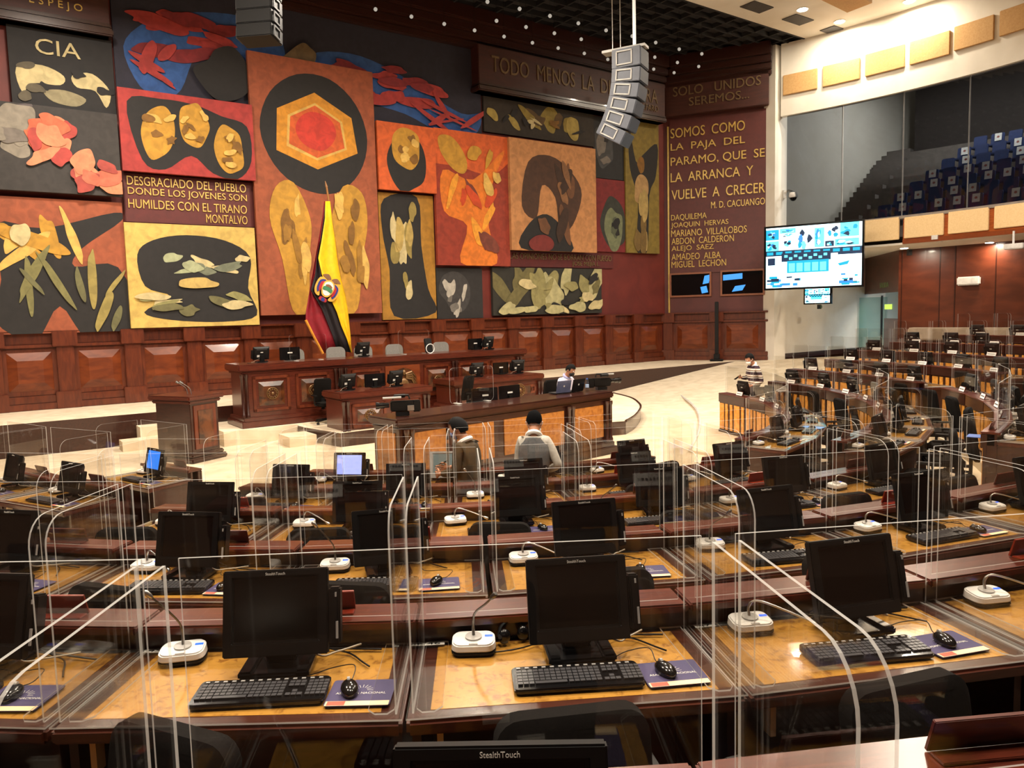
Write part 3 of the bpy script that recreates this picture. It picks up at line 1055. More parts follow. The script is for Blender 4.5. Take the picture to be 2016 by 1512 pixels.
# back wall under the gallery
T_END = on_cyl(1768, 600, 21.0)[0]
b = MB()
arc_wall(b, 21.0, 21.3, -75, T_END, 0, ZB0 + 1, 0, 80)
struct('wall_back', b, BACKW)
b = MB()
for px in (1775, 1850, 1880, 1960):
    t = on_cyl(px, 560, 21.0)[0]
    arc_wall(b, 20.985, 21.0, t - 0.05, t + 0.05, 1.0, ZB0, 0, 1)
struct('trim_4', b, MAHOGD)
b = MB()
arc_wall(b, 17.2, 17.6, 96, 126.5, 1.55, 1.95, 0, 20)
struct('trim_5', b, mat('pale_rail', (178, 160, 140), 0.6), bevel=0.04)
b = MB()
arc_wall(b, 17.25, 17.55, 96, 126.5, 0.5, 1.55, 0, 20)
struct('wall_rear_parapet', b, MAHOGD)
# wall with the exit door between the white wall and the brown wall
pA, pB = pol(21.0, T_END), WW.pt(WW.uv(1702, 600)[0], 0)
DP = Plane((pB.x, pB.y, 0), Vector((pA.x - pB.x, pA.y - pB.y, 0)), (0, 0, 0))
DPL = (Vector((pA.x, pA.y, 0)) - Vector((pB.x, pB.y, 0))).length
zt = DP.uv(1735, 577)[1]
b = MB()
DP.slab(b, 0, DPL, zt, ZB0 + 1.2, -0.2, 0)
struct('wall_exit', b, BACKW)
b = MB()
DP.slab(b, 0, DPL, 0, zt, -3.2, -3.0)
struct('wall_vestibule', b, mat('pale_blue_wall', (150, 186, 210), 0.7))
area('vestibule_lamp', DP.pt(DPL * 0.5, zt + 0.6, -1.6), 0.8, 45, (0.75, 0.9, 1.0), DP.pt(DPL * 0.5, 1, -2.6))
dx0, dx1 = DP.uv(1714, 640, -.94)[0], DP.uv(1735, 640, -.94)[0]
b = MB()
DP.slab(b, dx0, dx1, 0.3, zt - 0.06, -1.0, -0.94)
o = struct('door_1', b, mat('dark_door', (22, 22, 26), 0.5))
b = MB()
b.cyl(DP.pt(dx1 - 0.12, 2.0, -0.9), DP.pt(dx1 - 0.12, 2.3, -0.9), 0.02)
b.build('door_handle', SILV, o)
b = MB()
dx1 = DP.uv(1739, 640)[0]
DP.slab(b, dx1, DPL, 0.2, DP.uv(1750, 627)[1], -0.12, -0.02)
struct('wall_door_apron', b, BACKW)
b = MB()
DP.slab(b, dx1, DPL - 0.02, DP.uv(1750, 627)[1], zt, -0.08, -0.06)
struct('window_5', b, glass('door_glass', (0.8, 0.88, 0.9), 0.8))
o = thing('exit_sign', 'green SALIDA exit lettering on the dark panel above the side door', 'sign', DP.pt(DP.uv(1741, 563)[0], DP.uv(1741, 563)[1], 0.02))
b = MB()
a_ = DP.uv(1733, 567)
a2_ = DP.uv(1750, 567)
add_text(b, 'SALIDA', DP.pt(a_[0], a_[1], 0.02) - o.location, DP.d, (0, 0, 1), a2_[0] - a_[0], 0.2, 0.01)
b.build('lettering', mat('sign_green', (120, 150, 96), 0.6), o)
a_ = DP.uv(1748, 604, -0.05)
b = MB()
DP.slab(b, DP.uv(1742, 604, -.05)[0], DP.uv(1756, 604, -.05)[0], a_[1] - 0.1, a_[1] + 0.1, -0.055, -0.04)
tag(b.build('exit_sign', glow('exit_green', (170, 200, 70), 0.7)), 'small yellow green arrow sign on the door glazing', 'sign')
# open glass leaf
gl = Plane(WW.pt(WW.uv(1687, 640)[0], 0, 0.1), Vector((0.8, -0.6, 0)), (0, 0, 0))
b = MB()
gl.slab(b, 0, 1.1, 0.75, 3.05, -0.01, 0.01)
tag(b.build('glass_leaf', glass('green_glass', (0.72, 0.84, 0.82), 1.0)), 'greenish open glass door leaf against the white wall', 'glass door')

# ceiling fittings
for i, (x, y) in enumerate(((1490, 13), (1571, 38), (1644, 60))):
    p = on_z(x, y, CEIL)
    b = MB()
    MW.slab(b, -0.5, 0.5, -0.03, -0.005, -0.28, 0.28)
    v0 = MW.pt(0, 0)
    b.v = [tuple(Vector(v) - v0 + Vector((p.x, p.y, CEIL))) for v in b.v]
    tag(b.build('ceiling_vent', mat('dark_vent', (70, 66, 64), 0.6)), 'dark square ceiling vent, %s along the edge of the white ceiling' % ('first', 'second', 'third')[i], 'vent', 'ceiling vents')
LAMPON = glow('lamp_glow', (255, 244, 224), 14)
for i, (x, y, lb) in enumerate(((1580, 18, 'between the first and second vents'), (1653, 42, 'between the second and third vents'), (1790, 2, 'alone at the top edge near the tan soffit box'))):
    p = on_z(x, y, CEIL)
    t = thing('ceiling_downlight', 'lit round ceiling downlight, %s' % lb, 'ceiling light', (p.x, p.y, CEIL))
    b = MB()
    b.lathe([(0.2, -0.02), (0.2, 0.0)], 16)
    b.build('rim', WHITEP, t)
    b = MB()
    b.lathe([(0.15, -0.035), (0.15, -0.02)], 16)
    b.build('lens', LAMPON, t)
    area('downlight', (p.x, p.y, CEIL - 0.08), 0.3, 60, (1, 0.88, 0.7), (p.x, p.y, 0))
for i, (x, y) in enumerate(((1780, 488), (1851, 489), (1876, 487), (1948, 477))):
    p = on_z(x, y, ZB0 - 0.03)
    t = thing('soffit_downlight', 'small lit downlight under the balcony, %s from the big screen' % ('first', 'second', 'third', 'fourth')[i], 'ceiling light', p, 0, 'downlights under the balcony')
    b = MB()
    b.lathe([(0.16, -0.015), (0.16, 0.0)], 14)
    b.build('rim', WHITEP, t)
    b = MB()
    b.lathe([(0.12, -0.03), (0.12, -0.015)], 14)
    b.build('lens', LAMPON, t)
    area('downlight', (p.x, p.y, p.z - 0.06), 0.2, 26, (1, 0.85, 0.65), (p.x, p.y, 0))
b = MB()
p = [on_z(x, y, CEIL - 0.25) for x, y in ((1592, -12), (1668, 25), (1717, 6), (1640, -35))]
b.prism([(v.x, v.y) for v in p], CEIL - 0.25, CEIL)
tag(b.build('soffit_box', TANP), 'tan boxed soffit hanging from the white ceiling at the top edge', 'ceiling box')
BU = [(90, 42), (252, 75), (400, 108), (537, 137), (670, 165), (798, 193), (914, 217), (1032, 241), (1138, 268), (636, 94), (769, 122), (897, 150), (1018, 177), (740, 40), (877, 72), (1005, 105), (1130, 137), (1248, 163), (1354, 192), (1460, 222), (1562, 243), (1350, 258), (1452, 282), (1548, 300), (1345, 312), (1437, 328), (595, 8)]
BULB = None
for i, (x, y) in enumerate(BU):
    p = on_z(700 + x / 2.2914, y / 2.2914, CEIL - 1.2)
    lb = 'tiny pale bulb hanging from the black ceiling over the mural'
    if BULB is None:
        BULB = thing('hanging_bulb', lb, 'bulb', p, 0, 'bulbs under the black ceiling')
        b = MB()
        b.ball((0, 0, 0), 0.055, 8, 6)
        b.build('globe', glow('bulb_pale', (200, 190, 175), 0.3), BULB, smooth=True)
        b = MB()
        b.cyl((0, 0, 0.05), (0, 0, 1.2), 0.006, n=4)
        b.build('wire', BLACK, BULB)
    else:
        dup(BULB, p, 0, lb)

# line array loudspeakers


def line_array(name, label, pos, yaw, n, w, h, dep, mats_, grid=True, cables=True):
    """n cabinets curving down; front looks along local -y"""
    t = thing(name, label, 'loudspeaker', pos, yaw)
    y, z, a = 0.0, 0.0, 0.0
    for i in range(n):
        hh = h * (1.35 if i == 0 else 1)
        M_ = Matrix.Rotation(R(a), 3, 'X')
        c = Vector((0, y, z)) + M_ @ Vector((0, 0, -hh / 2))
        b = MB()
        dd = dep * (1.0 if i else 1.0)
        b.prism([(-w / 2, -dd / 2), (w / 2, -dd / 2), (w / 2 * 0.94, dd / 2), (-w / 2 * 0.94, dd / 2)], -hh / 2 + 0.008, hh / 2 - 0.008, 0, None, lambda x, yy, zz: tuple(c + M_ @ Vector((x, yy, zz))))
        cab = b.build('cabinet', mats_[0], t, bevel=0.012)
        for sx in (-1, 1):
            b = MB()
            fr = (hh - 0.06) / 2
            for q_ in ((dd * 0.32, 0, 0.03, hh * 0.7), (-dd * 0.2, 0, 0.03, hh * 0.7), (dd * 0.06, hh * 0.33, dd * 0.55, 0.03), (dd * 0.06, -hh * 0.33, dd * 0.55, 0.03)):
                b.box(c + M_ @ Vector((sx * (w / 2 + 0.004), q_[0], q_[1])), (0.02, q_[2], q_[3]), 0, M_)
            b.build('side_plate', mats_[1], cab)
        b = MB()
        b.box(c + M_ @ Vector((0, -dd / 2 - 0.006, 0)), (w * 0.94, 0.012, hh * 0.86), 0, M_)
        b.build('grille', mats_[2], cab)
        if i == 0 and not grid:
            pass
        p2 = Vector((0, y, z)) + M_ @ Vector((0, 0, -hh))
        y, z = p2.y, p2.z
        a += (4 if i == 0 else 6.5) * (1 if cables else 0.3)
    if cables:
        b = MB()
        b.box((0, 0.12, 0.04), (w * 0.5, dep * 1.5, 0.06))
        b.build('rigging_bar', mats_[1], t)
        for px_, py_ in ((-0.1, 0.4), (0.12, 0.28)):
            b = MB()
            b.cyl((px_, py_, 0.06), (px_, py_, CEIL - pos[2]), 0.012, n=6)
            b.build('steel_cable', SILV, t)
        b = MB()
        b.cyl((0.05, -0.1, 0.06), (0.05, -0.1, CEIL - pos[2]), 0.04, n=10)
        b.build('white_pipe', mat('white_pipe', (250, 248, 240), 0.4, emit=(255, 250, 240), es=0.15), t, smooth=True)  # faint glow added to brighten the pipe, which is no lamp
    return t


dA = 19.0
rA = ray(1240, 100)
pA_ = EYEP + rA * (dA / rA.y)
line_array('line_array_speaker', 'grey curved line array loudspeaker hanging on cables before the corner', pA_, R(62), 6, 0.62, 0.34, 0.72,
           (mat('slate_cabinet', (74, 78, 88), 0.5), mat('pale_grey_plate', (166, 164, 158), 0.5), mat('slate_grille', (52, 56, 66), 0.6)))
rB = ray(510, -30)
pB_ = EYEP + rB * (13.5 / rB.y)
line_array('line_array_speaker', 'black line array loudspeaker hanging at the top edge over the navy panel', pB_ + Vector((-.02, 0, 0.32)), R(172), 5, 0.66, 0.24, 0.42, (BLACK, DARKG, BLACK), cables=False)

# screens on the right
TVP = Plane((0, 0, 0), Vector((1, 0, 0)), (0, -1, 0))


def tv(name, label, pl, pr, corners, bez, depth, big):
    """pl, pr: world points of the lower corners; corners: z of top"""
    P = Plane(pl, pr - pl, (0, 0, 0))
    w = (pr - pl).length
    t = thing(name, label, 'screen', (pl.x, pl.y, pl.z))
    o0 = Vector(t.location)
    z0, z1 = pl.z, corners
    b = MB()
    P.slab(b, -bez, w + bez, z0 - bez, z1 + bez, -depth, -0.01)
    for s0, s1, y0, y1 in ((-bez, w + bez, z0 - bez, z0), (-bez, w + bez, z1, z1 + bez), (-bez, 0, z0, z1), (w, w + bez, z0, z1)):
        P.slab(b, s0, s1, y0, y1, -0.01, 0.02)
    b.v = [tuple(Vector(v) - o0) for v in b.v]
    b.build('housing', BLACKG, t)
    cols = [glow('image_white', (205, 248, 255), 1.4), glow('image_cyan', (90, 225, 240), 1.1), glow('image_teal', (0, 150, 180), 0.8), glow('image_deep', (4, 44, 78), 0.5), glow('image_blue', (40, 120, 230), 0.9)]
    b = MB()
    h = z1 - z0

    def rc(u0, u1, v0, v1, m, k, pts=None):
        q = pts or [(u0, v0), (u1, v0), (u1, v1), (u0, v1)]
        b.add([P.pt(w * u, z1 - h * v, 0.001 * k) - o0 for u, v in q], [tuple(range(len(q)))], m)
    rc(0, 1, 0, 1, 0, 0)
    rd = random.Random(7)
    for u0, u1, v0, v1, m in ((0, .14, .03, .2, 2), (.15, .32, .02, .1, 1), (.15, .31, .1, .17, 0), (0, .14, .22, .4, 1), (.15, .32, .2, .38, 0), (.33, .5, .0, .4, 0), (.52, .62, .05, .36, 1), (.63, .77, .0, .25, 0), (.78, .97, .0, .22, 1), (.63, .72, .27, .36, 3), (.73, .97, .25, .36, 1)):
        rc(u0, u1, v0, v1, m, 1)
        for q_ in range(7):
            cx, cy = u0 + (u1 - u0) * rd.uniform(.2, .8), v0 + (v1 - v0) * rd.uniform(.2, .8)
            rc(0, 0, 0, 0, rd.choice((1, 2, 3, 4, 0)), 2 + q_ * .2, [(cx + (u1 - u0) * .22 * rd.uniform(.4, 1) * math.cos(R(a)), cy + (v1 - v0) * .22 * rd.uniform(.4, 1) * math.sin(R(a))) for a in range(0, 360, 60)])
    rc(0, 1, .38, .47, 3, 4)
    for i in range(10):
        rc(i * .1 + .01, i * .1 + .08, .4, .45, 2, 4.3)
    rc(.17, .69, .43, .57, 3, 4.6)
    for i in range(9):
        rc(.2 + i * .052, .235 + i * .052, .46 + .04 * (i % 2), .5 + .04 * (i % 2), 1, 5)
    rc(.23, .67, .56, .76, 2, 4.8)
    for i in range(5):
        rc(.25 + i * .082, .315 + i * .082, .6, .74, 1, 5.2)
    rc(.02, .1, .5, .62, 3, 4.6)
    rc(.76, 1, .47, .5, 3, 4.6)
    rc(0, 0, 0, 0, 2, 4.6, [(.76, .64), (.88, .6), (.86, .66), (.78, .68)])
    for i in range(26):
        u = rd.choice((rd.uniform(0, .35), rd.uniform(.7, .98)))
        v = .8 + .17 * rd.random()
        rc(u, min(1, u + rd.uniform(.03, .09)), v, min(.99, v + rd.uniform(.02, .05)), rd.choice((2, 3, 4, 2)), 5 + i * .1)
    b.build('screen', cols, t, fix=False)
    return t


def at_depth(px, py, y):
    r = ray(px, py)
    return EYEP + r * (y / r.y)


pl, pr = at_depth(1508, 568, 27.6), at_depth(1696, 562, 25.9)
t = tv('video_screen', 'large lit cyan and white video screen hanging before the white wall', pl, pr, (at_depth(1508, 450, 27.6).z + at_depth(1696, 436, 25.9).z) / 2, 0.07, 0.16, True)
b = MB()
for zz in (0.8, 1.5):
    b.cyl((1.5, .1, zz), (2.2, 5.2, zz), .05, n=8)
b.build('wall_arm', BLACK, t)
pl, pr = at_depth(1585, 597, 29.0), at_depth(1634, 596, 28.4)
t = tv('video_screen', 'small lit video screen on the white wall under the big screen', pl, pr, at_depth(1610, 568, 28.7).z, 0.05, 0.12, False)
b = MB()
b.box((0.3, 0.3, 1.35), (0.06, 0.06, 1.8))
b.build('bracket', BLACK, t)
p = at_depth(1613, 604, 30)
b = MB()
b.box(p, (0.2, 0.06, 0.17), 0, Matrix.Rotation(R(35), 3, 'Z'))
b.box(p + Vector((0.05, -0.06, 0)), (0.08, 0.04, 0.1), 1, Matrix.Rotation(R(35), 3, 'Z'))
tag(b.build('control_box', [DARKG, mat('dull_green', (90, 110, 80))]), 'small dark control box on the white wall below the small screen', 'wall box')
# dome camera on the pillar, camera on the balcony, projector pole
p = WW.pt(0.42, 0, 0.25)
z = at_depth(1545, 388, p.y).z
t = thing('dome_camera', 'white dome security camera on the pillar above the big screen', 'camera', (p.x, p.y, z))
b = MB()
b.box((0.0, -0.06, 0.1), (0.12, 0.12, 0.3))
b.tube([(0, -0.1, 0.15), (0.1, -0.25, 0.22), (0.2, -0.35, 0.15)], 0.05)
b.build('arm', WHITEP, t, smooth=True)
b = MB()
b.lathe([(0.03, 0.12), (0.16, 0.08), (0.18, -0.05), (0.16, -0.1)], 14, 0, (0.22, -0.36, 0.02))
b.build('dome_cap', WHITEP, t, smooth=True)
b = MB()
b.ball((0.22, -0.36, -0.08), 0.13, 12, 8)
b.build('lens_dome', BLACKG, t, smooth=True)
th_, z_ = on_cyl(1836, 462, RG - 0.2)
t = thing('wall_camera', 'white camera on a bracket on the balcony front', 'camera', pol(RG - 0.08, th_, z_), R(th_))
b = MB()
b.box((0, -0.04, 0), (0.2, 0.06, 0.3))
b.build('bracket', WHITEP, t)
b = MB()
b.box((0, -0.22, 0.1), (0.28, 0.34, 0.16))
b.box((-0.1, -0.2, -0.1), (0.05, 0.2, 0.3), 0, Matrix.Rotation(R(20), 3, 'Y'))
b.build('housing', WHITEP, t, bevel=0.02)
p = on_z(1793, 490, ZB0)
t = thing('hanging_conduit', 'thin pale pipe hanging from the soffit before the brown wall', 'pipe', p)
b = MB()
b.cyl((0, 0, 0), (0, 0, -2.9), 0.05, n=8)
b.build('pipe', mat('pale_pipe', (190, 178, 160), 0.5), t)
b = MB()
b.box((0, 0, -0.12), (0.3, 0.3, 0.24))
b.build('mount', DARKG, t)
th_, z_ = on_cyl(1907, 553, 20.9)
b = MB()
b.box(pol(20.9, th_, z_), (0.75, 0.16, 0.3), 0, Matrix.Rotation(R(th_), 3, 'Z'))
tag(b.build('emergency_light', WHITEP, bevel=0.04), 'white emergency light box on the brown back wall', 'light')
th_, z_ = on_cyl(2002, 485, 17.5)
t = thing('projector', 'white projector under the balcony at the edge of the picture', 'projector', pol(17.5, th_, z_), R(th_))
b = MB()
b.box((0, 0, 0), (0.55, 0.4, 0.16))
b.build('body', WHITEP, t, bevel=0.02)
b = MB()
b.cyl((0.1, 0, 0.08), (0.1, 0, ZB0 - z_), 0.03)
b.build('pole', WHITEP, t)
# black column loudspeaker on the stage
p = TW.pt(TW.uv(1411, 650, .75)[0], STZ, .75)
t = thing('column_speaker', 'slim black column loudspeaker standing on the stage before the inscription wall', 'loudspeaker', p, R(-20))
zt_ = at_depth(1411, 594, p.y).z - STZ + 0.0
b = MB()
b.box((0, 0, 0.04), (0.5, 0.4, 0.08))
b.box((0, 0, 0.18), (0.22, 0.24, 0.22))
b.build('base', BLACK, t, bevel=0.02)
b = MB()
b.box((0, 0, 0.28 + (zt_ - 0.28) / 2), (0.14, 0.16, zt_ - 0.28))
b.build('column', BLACK, t, bevel=0.02)
p = on_z(1320, 704, STZ)
b = MB()
b.ball((p.x, p.y, STZ + 0.1), (0.4, 0.2, 0.14), 10, 6)
tag(b.build('cloth_bundle', mat('grey_cloth', (120, 110, 96), 0.9), smooth=True), 'small grey cloth bundle on the stage in the corner', 'cloth')

# ---------------------------------------------------------------- desk equipment (one of each kind, then copies)


class Kind:
    def __init__(s, make):
        s.make, s.root = make, None

    def put(s, loc, rz, label, cat, group=None):
        if s.root is None:
            s.root = s.make()
            s.root.location = loc
            s.root.rotation_euler = (0, 0, rz)
            return tag(s.root, label, cat, group)
        o = dup(s.root, loc, rz, label, group)
        o['category'] = cat
        return o


STICK = mat('sticker_white', (226, 224, 216), 0.6)


def make_monitor(screen_mat=None, bezel=None):
    bz = bezel or BLACK
    t = thing('touch_monitor', None, 'monitor')
    b = MB()
    b.prism([(-.09, -.1), (.09, -.1), (.11, .02), (.09, .11), (-.09, .11), (-.11, .02)], 0, 0.022)
    b.box((-.1, -.01, .02), (.05, .2, .03))
    b.box((.1, -.01, .02), (.05, .2, .03))
    b.build('foot', BLACKG, t, bevel=0.008, smooth=True)
    b = MB()
    b.box((0, .045, .1), (.11, .05, .17), 0, Matrix.Rotation(R(-10), 3, 'X'))
    b.build('neck', BLACK, t, bevel=0.01)
    T = Matrix.Rotation(R(-13), 3, 'X')
    c = Vector((0, -.01, .215))

    def f(x, y, z):
        return tuple(c + T @ Vector((x, z, y)))
    w, h = .375, .305
    b = MB()
    ow, iw, ih = w / 2, .305 / 2, .229 / 2
    cy = .012
    # bezel ring and back shell
    q = [(-ow, -h / 2), (ow, -h / 2), (ow, h / 2), (-ow, h / 2)]
    i_ = [(-iw, cy - ih), (iw, cy - ih), (iw, cy + ih), (-iw, cy + ih)]
    vs = [f(x, y, -.022) for x, y in q] + [f(x, y, -.022) for x, y in i_] + [f(x, y, -.012) for x, y in i_] + [f(x, y, .012) for x, y in q] + [f(x * .8, y * .8, .045) for x, y in q]
    fs = []
    for k in range(4):
        j = (k + 1) % 4
        fs += [(k, j, 4 + j, 4 + k), (4 + k, 4 + j, 8 + j, 8 + k), (k, j, 12 + j, 12 + k), (12 + k, 12 + j, 16 + j, 16 + k)]
    fs += [(16, 17, 18, 19), (8, 9, 10, 11)]
    b.add(vs, fs)
    b.build('housing', bz, t, bevel=0.004)
    b = MB()
    b.add([f(x, y, -.0135) for x, y in i_], [(0, 1, 2, 3)])
    b.build('screen', screen_mat or SCRN, t)
    b = MB()
    add_text(b, 'StealthTouch', f(-.035, h / 2 - .019, -.0225), T @ Vector((1, 0, 0)), T @ Vector((0, 0, 1)), .07, .010, .0012)
    b.build('brand_lettering', STICK, t)
    b = MB()
    for dx, dz, sx, sz in ((0, -.02, .042, .2), (.0, -.02, .03, .17)):
        b.box(c + T @ Vector((w / 2 + .024 + dx, .006, dz)), (sx, .055 if sx > .035 else .062, sz), 0, T)
    r_ = b.build('card_reader', BLACK, t, bevel=0.006)
    b = MB()
    b.box(c + T @ Vector((w / 2 + .034, -.026, -.07)), (.008, .006, .06), 0, T)
    b.box(c + T @ Vector((w / 2 + .03, -.026, .055)), (.006, .006, .016), 0, T)
    b.build('card_slot', GREYP, r_)
    b = MB()
    b.box(c + T @ Vector((0, .047, .1)), (.24, .006, .03), 1, T)
    b.box(c + T @ Vector((0, .048, .03)), (.06, .004, .02), 0, T)
    b.box(c + T @ Vector((.05, .05, -.055)), (.12, .006, .05), 0, T)
    b.build('rear_labels', [STICK, DARKG], t)
    b = MB()
    b.tube(smooth_path([(.06, .06, .1), (.16, .1, .02), (.24, .08, .004), (.3, .0, .003), (.33, -.04, .003)], 5), .0035, 5)
    b.tube(smooth_path([(-.05, .06, .08), (-.1, .12, .03), (-.02, .15, .004), (.14, .13, .006), (.36, .1, .004)], 5), .004, 5)
    b.build('cable', BLACK, t, smooth=True)
    b = MB()
    b.tube(smooth_path([(.02, .07, .12), (.14, -.02, .05), (.2, .04, .03), (.28, .12, .02)], 5), .004, 5)
    b.build('pale_cable', mat('pale_cable', (170, 160, 140), 0.5), t, smooth=True)
    return t


def make_keyboard():
    t = thing('keyboard', None, 'keyboard')
    b = MB()
    b.prism(rrect(.45, .16, .02), 0, .016, 0, None, lambda x, y, z: (x, y, z + (.008 * (y + .08) / .16 if z > .001 else 0)))
    b.build('case', BLACKG, t, bevel=0.004, smooth=True)
    b = MB()
    for r in range(5):
        y = .035 - r * .0195
        z = .0185 + .008 * (y + .08) / .16
        x = -.21
        for k in range(15):
            if r == 4 and k not in (0, 1, 2, 9, 10, 11, 12, 13, 14):
                x += .0195
                continue
            b.box((x + .009, y, z), (.0165, .0165, .007))
            x += .0195
        if r == 4:
            b.box((-.095, y, z), (.11, .0165, .007))
        for k in range(3):
            if r in (0, 1) or (r == 4) or (r == 3 and k == 1):
                b.box((.098 + k * .0195, y, z), (.0165, .0165, .007))
        for k in range(4):
            b.box((.163 + k * .0175, y, z), (.015, .0165, .007))
    b.build('keys', KEYM, t)
    b = MB()
    for k in range(14):
        b.box((-.2 + k * .03, .062, .024), (.014, .009, .004))
    b.build('hot_keys', GREYP, t)
    return t


def make_mouse():
    t = thing('mouse', None, 'mouse')
    b = MB()
    b.ball((0, 0, .012), (.031, .055, .026), 14, 10)
    b.v = [(x, y, max(0.0, z)) for x, y, z in b.v]
    b.build('shell', BLACKG, t, smooth=True)
    b = MB()
    b.cyl((-.005, .03, .03), (.005, .03, .03), .011, n=10)
    b.build('scroll_wheel', GREYP, t)
    b = MB()
    b.tube(smooth_path([(0, .05, .012), (.02, .1, .004), (.03, .16, .02), (-.04, .2, .004), (-.14, .17, .003), (-.2, .24, .004)], 6), .002, 5)
    b.build('cable', BLACK, t, smooth=True)
    return t


def make_pad():
    t = thing('mouse_pad', None, 'mouse pad')
    b = MB()
    b.prism(rrect(.22, .18, .012), 0, .003)
    b.build('sheet', NAVY, t)
    b = MB()
    b.box((0, -.074, .0032), (.212, .03, .0008))
    b.box((-.07, -.074, .0037), (.06, .026, .0006), 1)
    b.build('cream_strip', [CREAM, mat('strip_red', (206, 90, 70), .7)], t)
    b = MB()
    add_text(b, 'ASAMBLEA NACIONAL', (-.085, -.012, .0032), (1, 0, 0), (0, 1, 0), .17, .013, .0005)
    for k in range(9):
        a = R(k * 22.5)
        b.box((.0 + .028 * math.cos(a), .014 + .028 * math.sin(a), .0036), (.02, .0015, .0005), 0, Matrix.Rotation(a, 3, 'Z'))
    b.build('printed_emblem', STICK, t)
    return t


def make_mic(bend):
    t = thing('desk_microphone', None, 'microphone')
    o = []
    for sx, sy, a0 in ((1, 1, 0), (-1, 1, 90), (-1, -1, 180), (1, -1, 270)):
        for q in range(5):
            a = R(a0 + 90 * q / 4)
            o.append((sx * .05 + .035 * math.cos(a), sy * .02 + .04 * math.sin(a)))
    b = MB()
    b.prism(o, .0, .012)
    b.build('skirt', BLACK, t, bevel=0.003)
    b = MB()
    b.prism(o, .012, .04, 0, None, lambda x, y, z: (x * (1.0 if z < .02 else .95), y * (1 if z < .02 else .93), z + (.012 * (y + .06) / .12 if z > .02 else 0)))
    b.build('body', WHITEP, t, bevel=0.005, smooth=True)
    b = MB()
    b.prism([(.032 * math.cos(R(a)), .03 * math.sin(R(a))) for a in range(0, 360, 20)], .03, .049, 0, None, lambda x, y, z: (x, y + .004, z + .008 * (y + .03) / .06 if z > .04 else z))
    b.build('dial', GREYP, t, smooth=True)
    b = MB()
    b.box((.058, .012, .0485), (.03, .012, .002), 0, Matrix.Rotation(R(6), 3, 'X'))
    b.build('blue_display', BLUEL, t)
    b = MB()
    b.box((.0, -.045, .0425), (.034, .009, .002), 0, Matrix.Rotation(R(6), 3, 'X'))
    b.build('talk_button', GREYP, t)
    if bend == 0:
        p = [(0, .01, .045), (0, .012, .1), (.01, -.01, .15), (.05, -.06, .2), (.075, -.09, .235)]
    elif bend == 1:
        p = [(0, .01, .045), (0, .012, .1), (-.01, -.0, .15), (-.05, -.03, .22), (-.085, -.05, .27)]
    else:
        p = [(0, .01, .045), (.0, .015, .09), (.03, .0, .115), (.12, -.06, .09), (.2, -.12, .06)]
    b = MB()
    pp = smooth_path(p, 6)
    n = len(pp)
    b.tube(pp, [.006 if i < n * .35 else .0042 for i in range(n)], 8)
    b.build('gooseneck', CHROME if bend < 2 else SILV, t, smooth=True)
    d = (pp[-1] - pp[-3]).normalized()
    b = MB()
    b.tube([pp[-1] - d * .005, pp[-1] + d * .006, pp[-1] + d * .03, pp[-1] + d * .036], [.006, .0095, .0105, .006], 10)
    b.build('capsule', SILV if bend else CHROME, t, smooth=True)
    return t


def make_chair():
    t = thing('office_chair', None, 'chair')
    b = MB()
    o = rrect(.41, .56, .07, 5)
    rows = []
    for y, s in ((-.045, .9), (-.03, 1), (.02, 1), (.04, .92)):
        rows.append([(x * s, z * s, y) for x, z in o])
    n = len(o)
    vs = [(x, -.2 + y + .1 * (z / .56) - .06 * math.cos(x * 3.2) + .06, .76 + z) for r in rows for x, z, y in r]
    vs = [(x, y - .06, z) for x, y, z in vs]
    fs = [list(range(n))[::-1], list(range(3 * n, 4 * n))]
    for r in range(3):
        fs += [(r * n + i, r * n + (i + 1) % n, (r + 1) * n + (i + 1) % n, (r + 1) * n + i) for i in range(n)]
    b.add(vs, fs)
    b.build('backrest', FABR, t, smooth=True)
    b = MB()
    b.prism(rrect(.5, .48, .1, 5), .42, .5, 0, None, lambda x, y, z: (x, y + .06, z))
    b.build('seat', FABR, t, bevel=0.02, smooth=True)
    b = MB()
    b.box((0, -.26, .46), (.08, .03, .3))
    b.box((0, -.13, .4), (.08, .28, .03))
    b.build('back_bracket', BLACK, t)
    for s in (-1, 1):
        b = MB()
        b.tube(smooth_path([(s * .24, .0, .43), (s * .3, .0, .46), (s * .31, .02, .62), (s * .31, .02, .66)], 4), .016, 8)
        b.box((s * .31, .02, .67), (.06, .26, .03))
        b.build('armrest', BLACK, t, bevel=0.008)
    b = MB()
    b.lathe([(.03, .1), (.03, .28), (.022, .28), (.022, .42)], 12)
    b.build('gas_post', DARKG, t, smooth=True)
    for k in range(5):
        a = R(72 * k + 20)
        b = MB()
        b.tube([(.02 * math.cos(a), .02 * math.sin(a), .11), (.3 * math.cos(a), .3 * math.sin(a), .075)], [.026, .016], 8)
        l = b.build('leg', BLACK, t)
        b = MB()
        b.cyl((.3 * math.cos(a) - .02 * math.sin(a), .3 * math.sin(a) + .02 * math.cos(a), .03), (.3 * math.cos(a) + .02 * math.sin(a), .3 * math.sin(a) - .02 * math.cos(a), .03), .03, n=12)
        b.build('caster', BLACK, l, smooth=True)
    return t


def make_plate(back):
    t = thing('name_plate', None, 'name plate')
    b = MB()
    T = Matrix.Rotation(R(18), 3, 'X')
    b.box((0, 0, .045), (.26, .012, .09), 0, T)
    b.box((0, -.025, .004), (.26, .05, .008))
    b.build('holder', back, t, bevel=0.002)
    b = MB()
    b.box(Vector((0, .008, .045)), (.245, .004, .075), 0, T)
    for k in range(9):
        b.box(Vector((-.09 + k * .0225, .0105, .046)), (.015, .002, .018), 1, T)
    b.build('card', [PAPER, mat('card_print', (90, 86, 84), .7)], t)
    return t


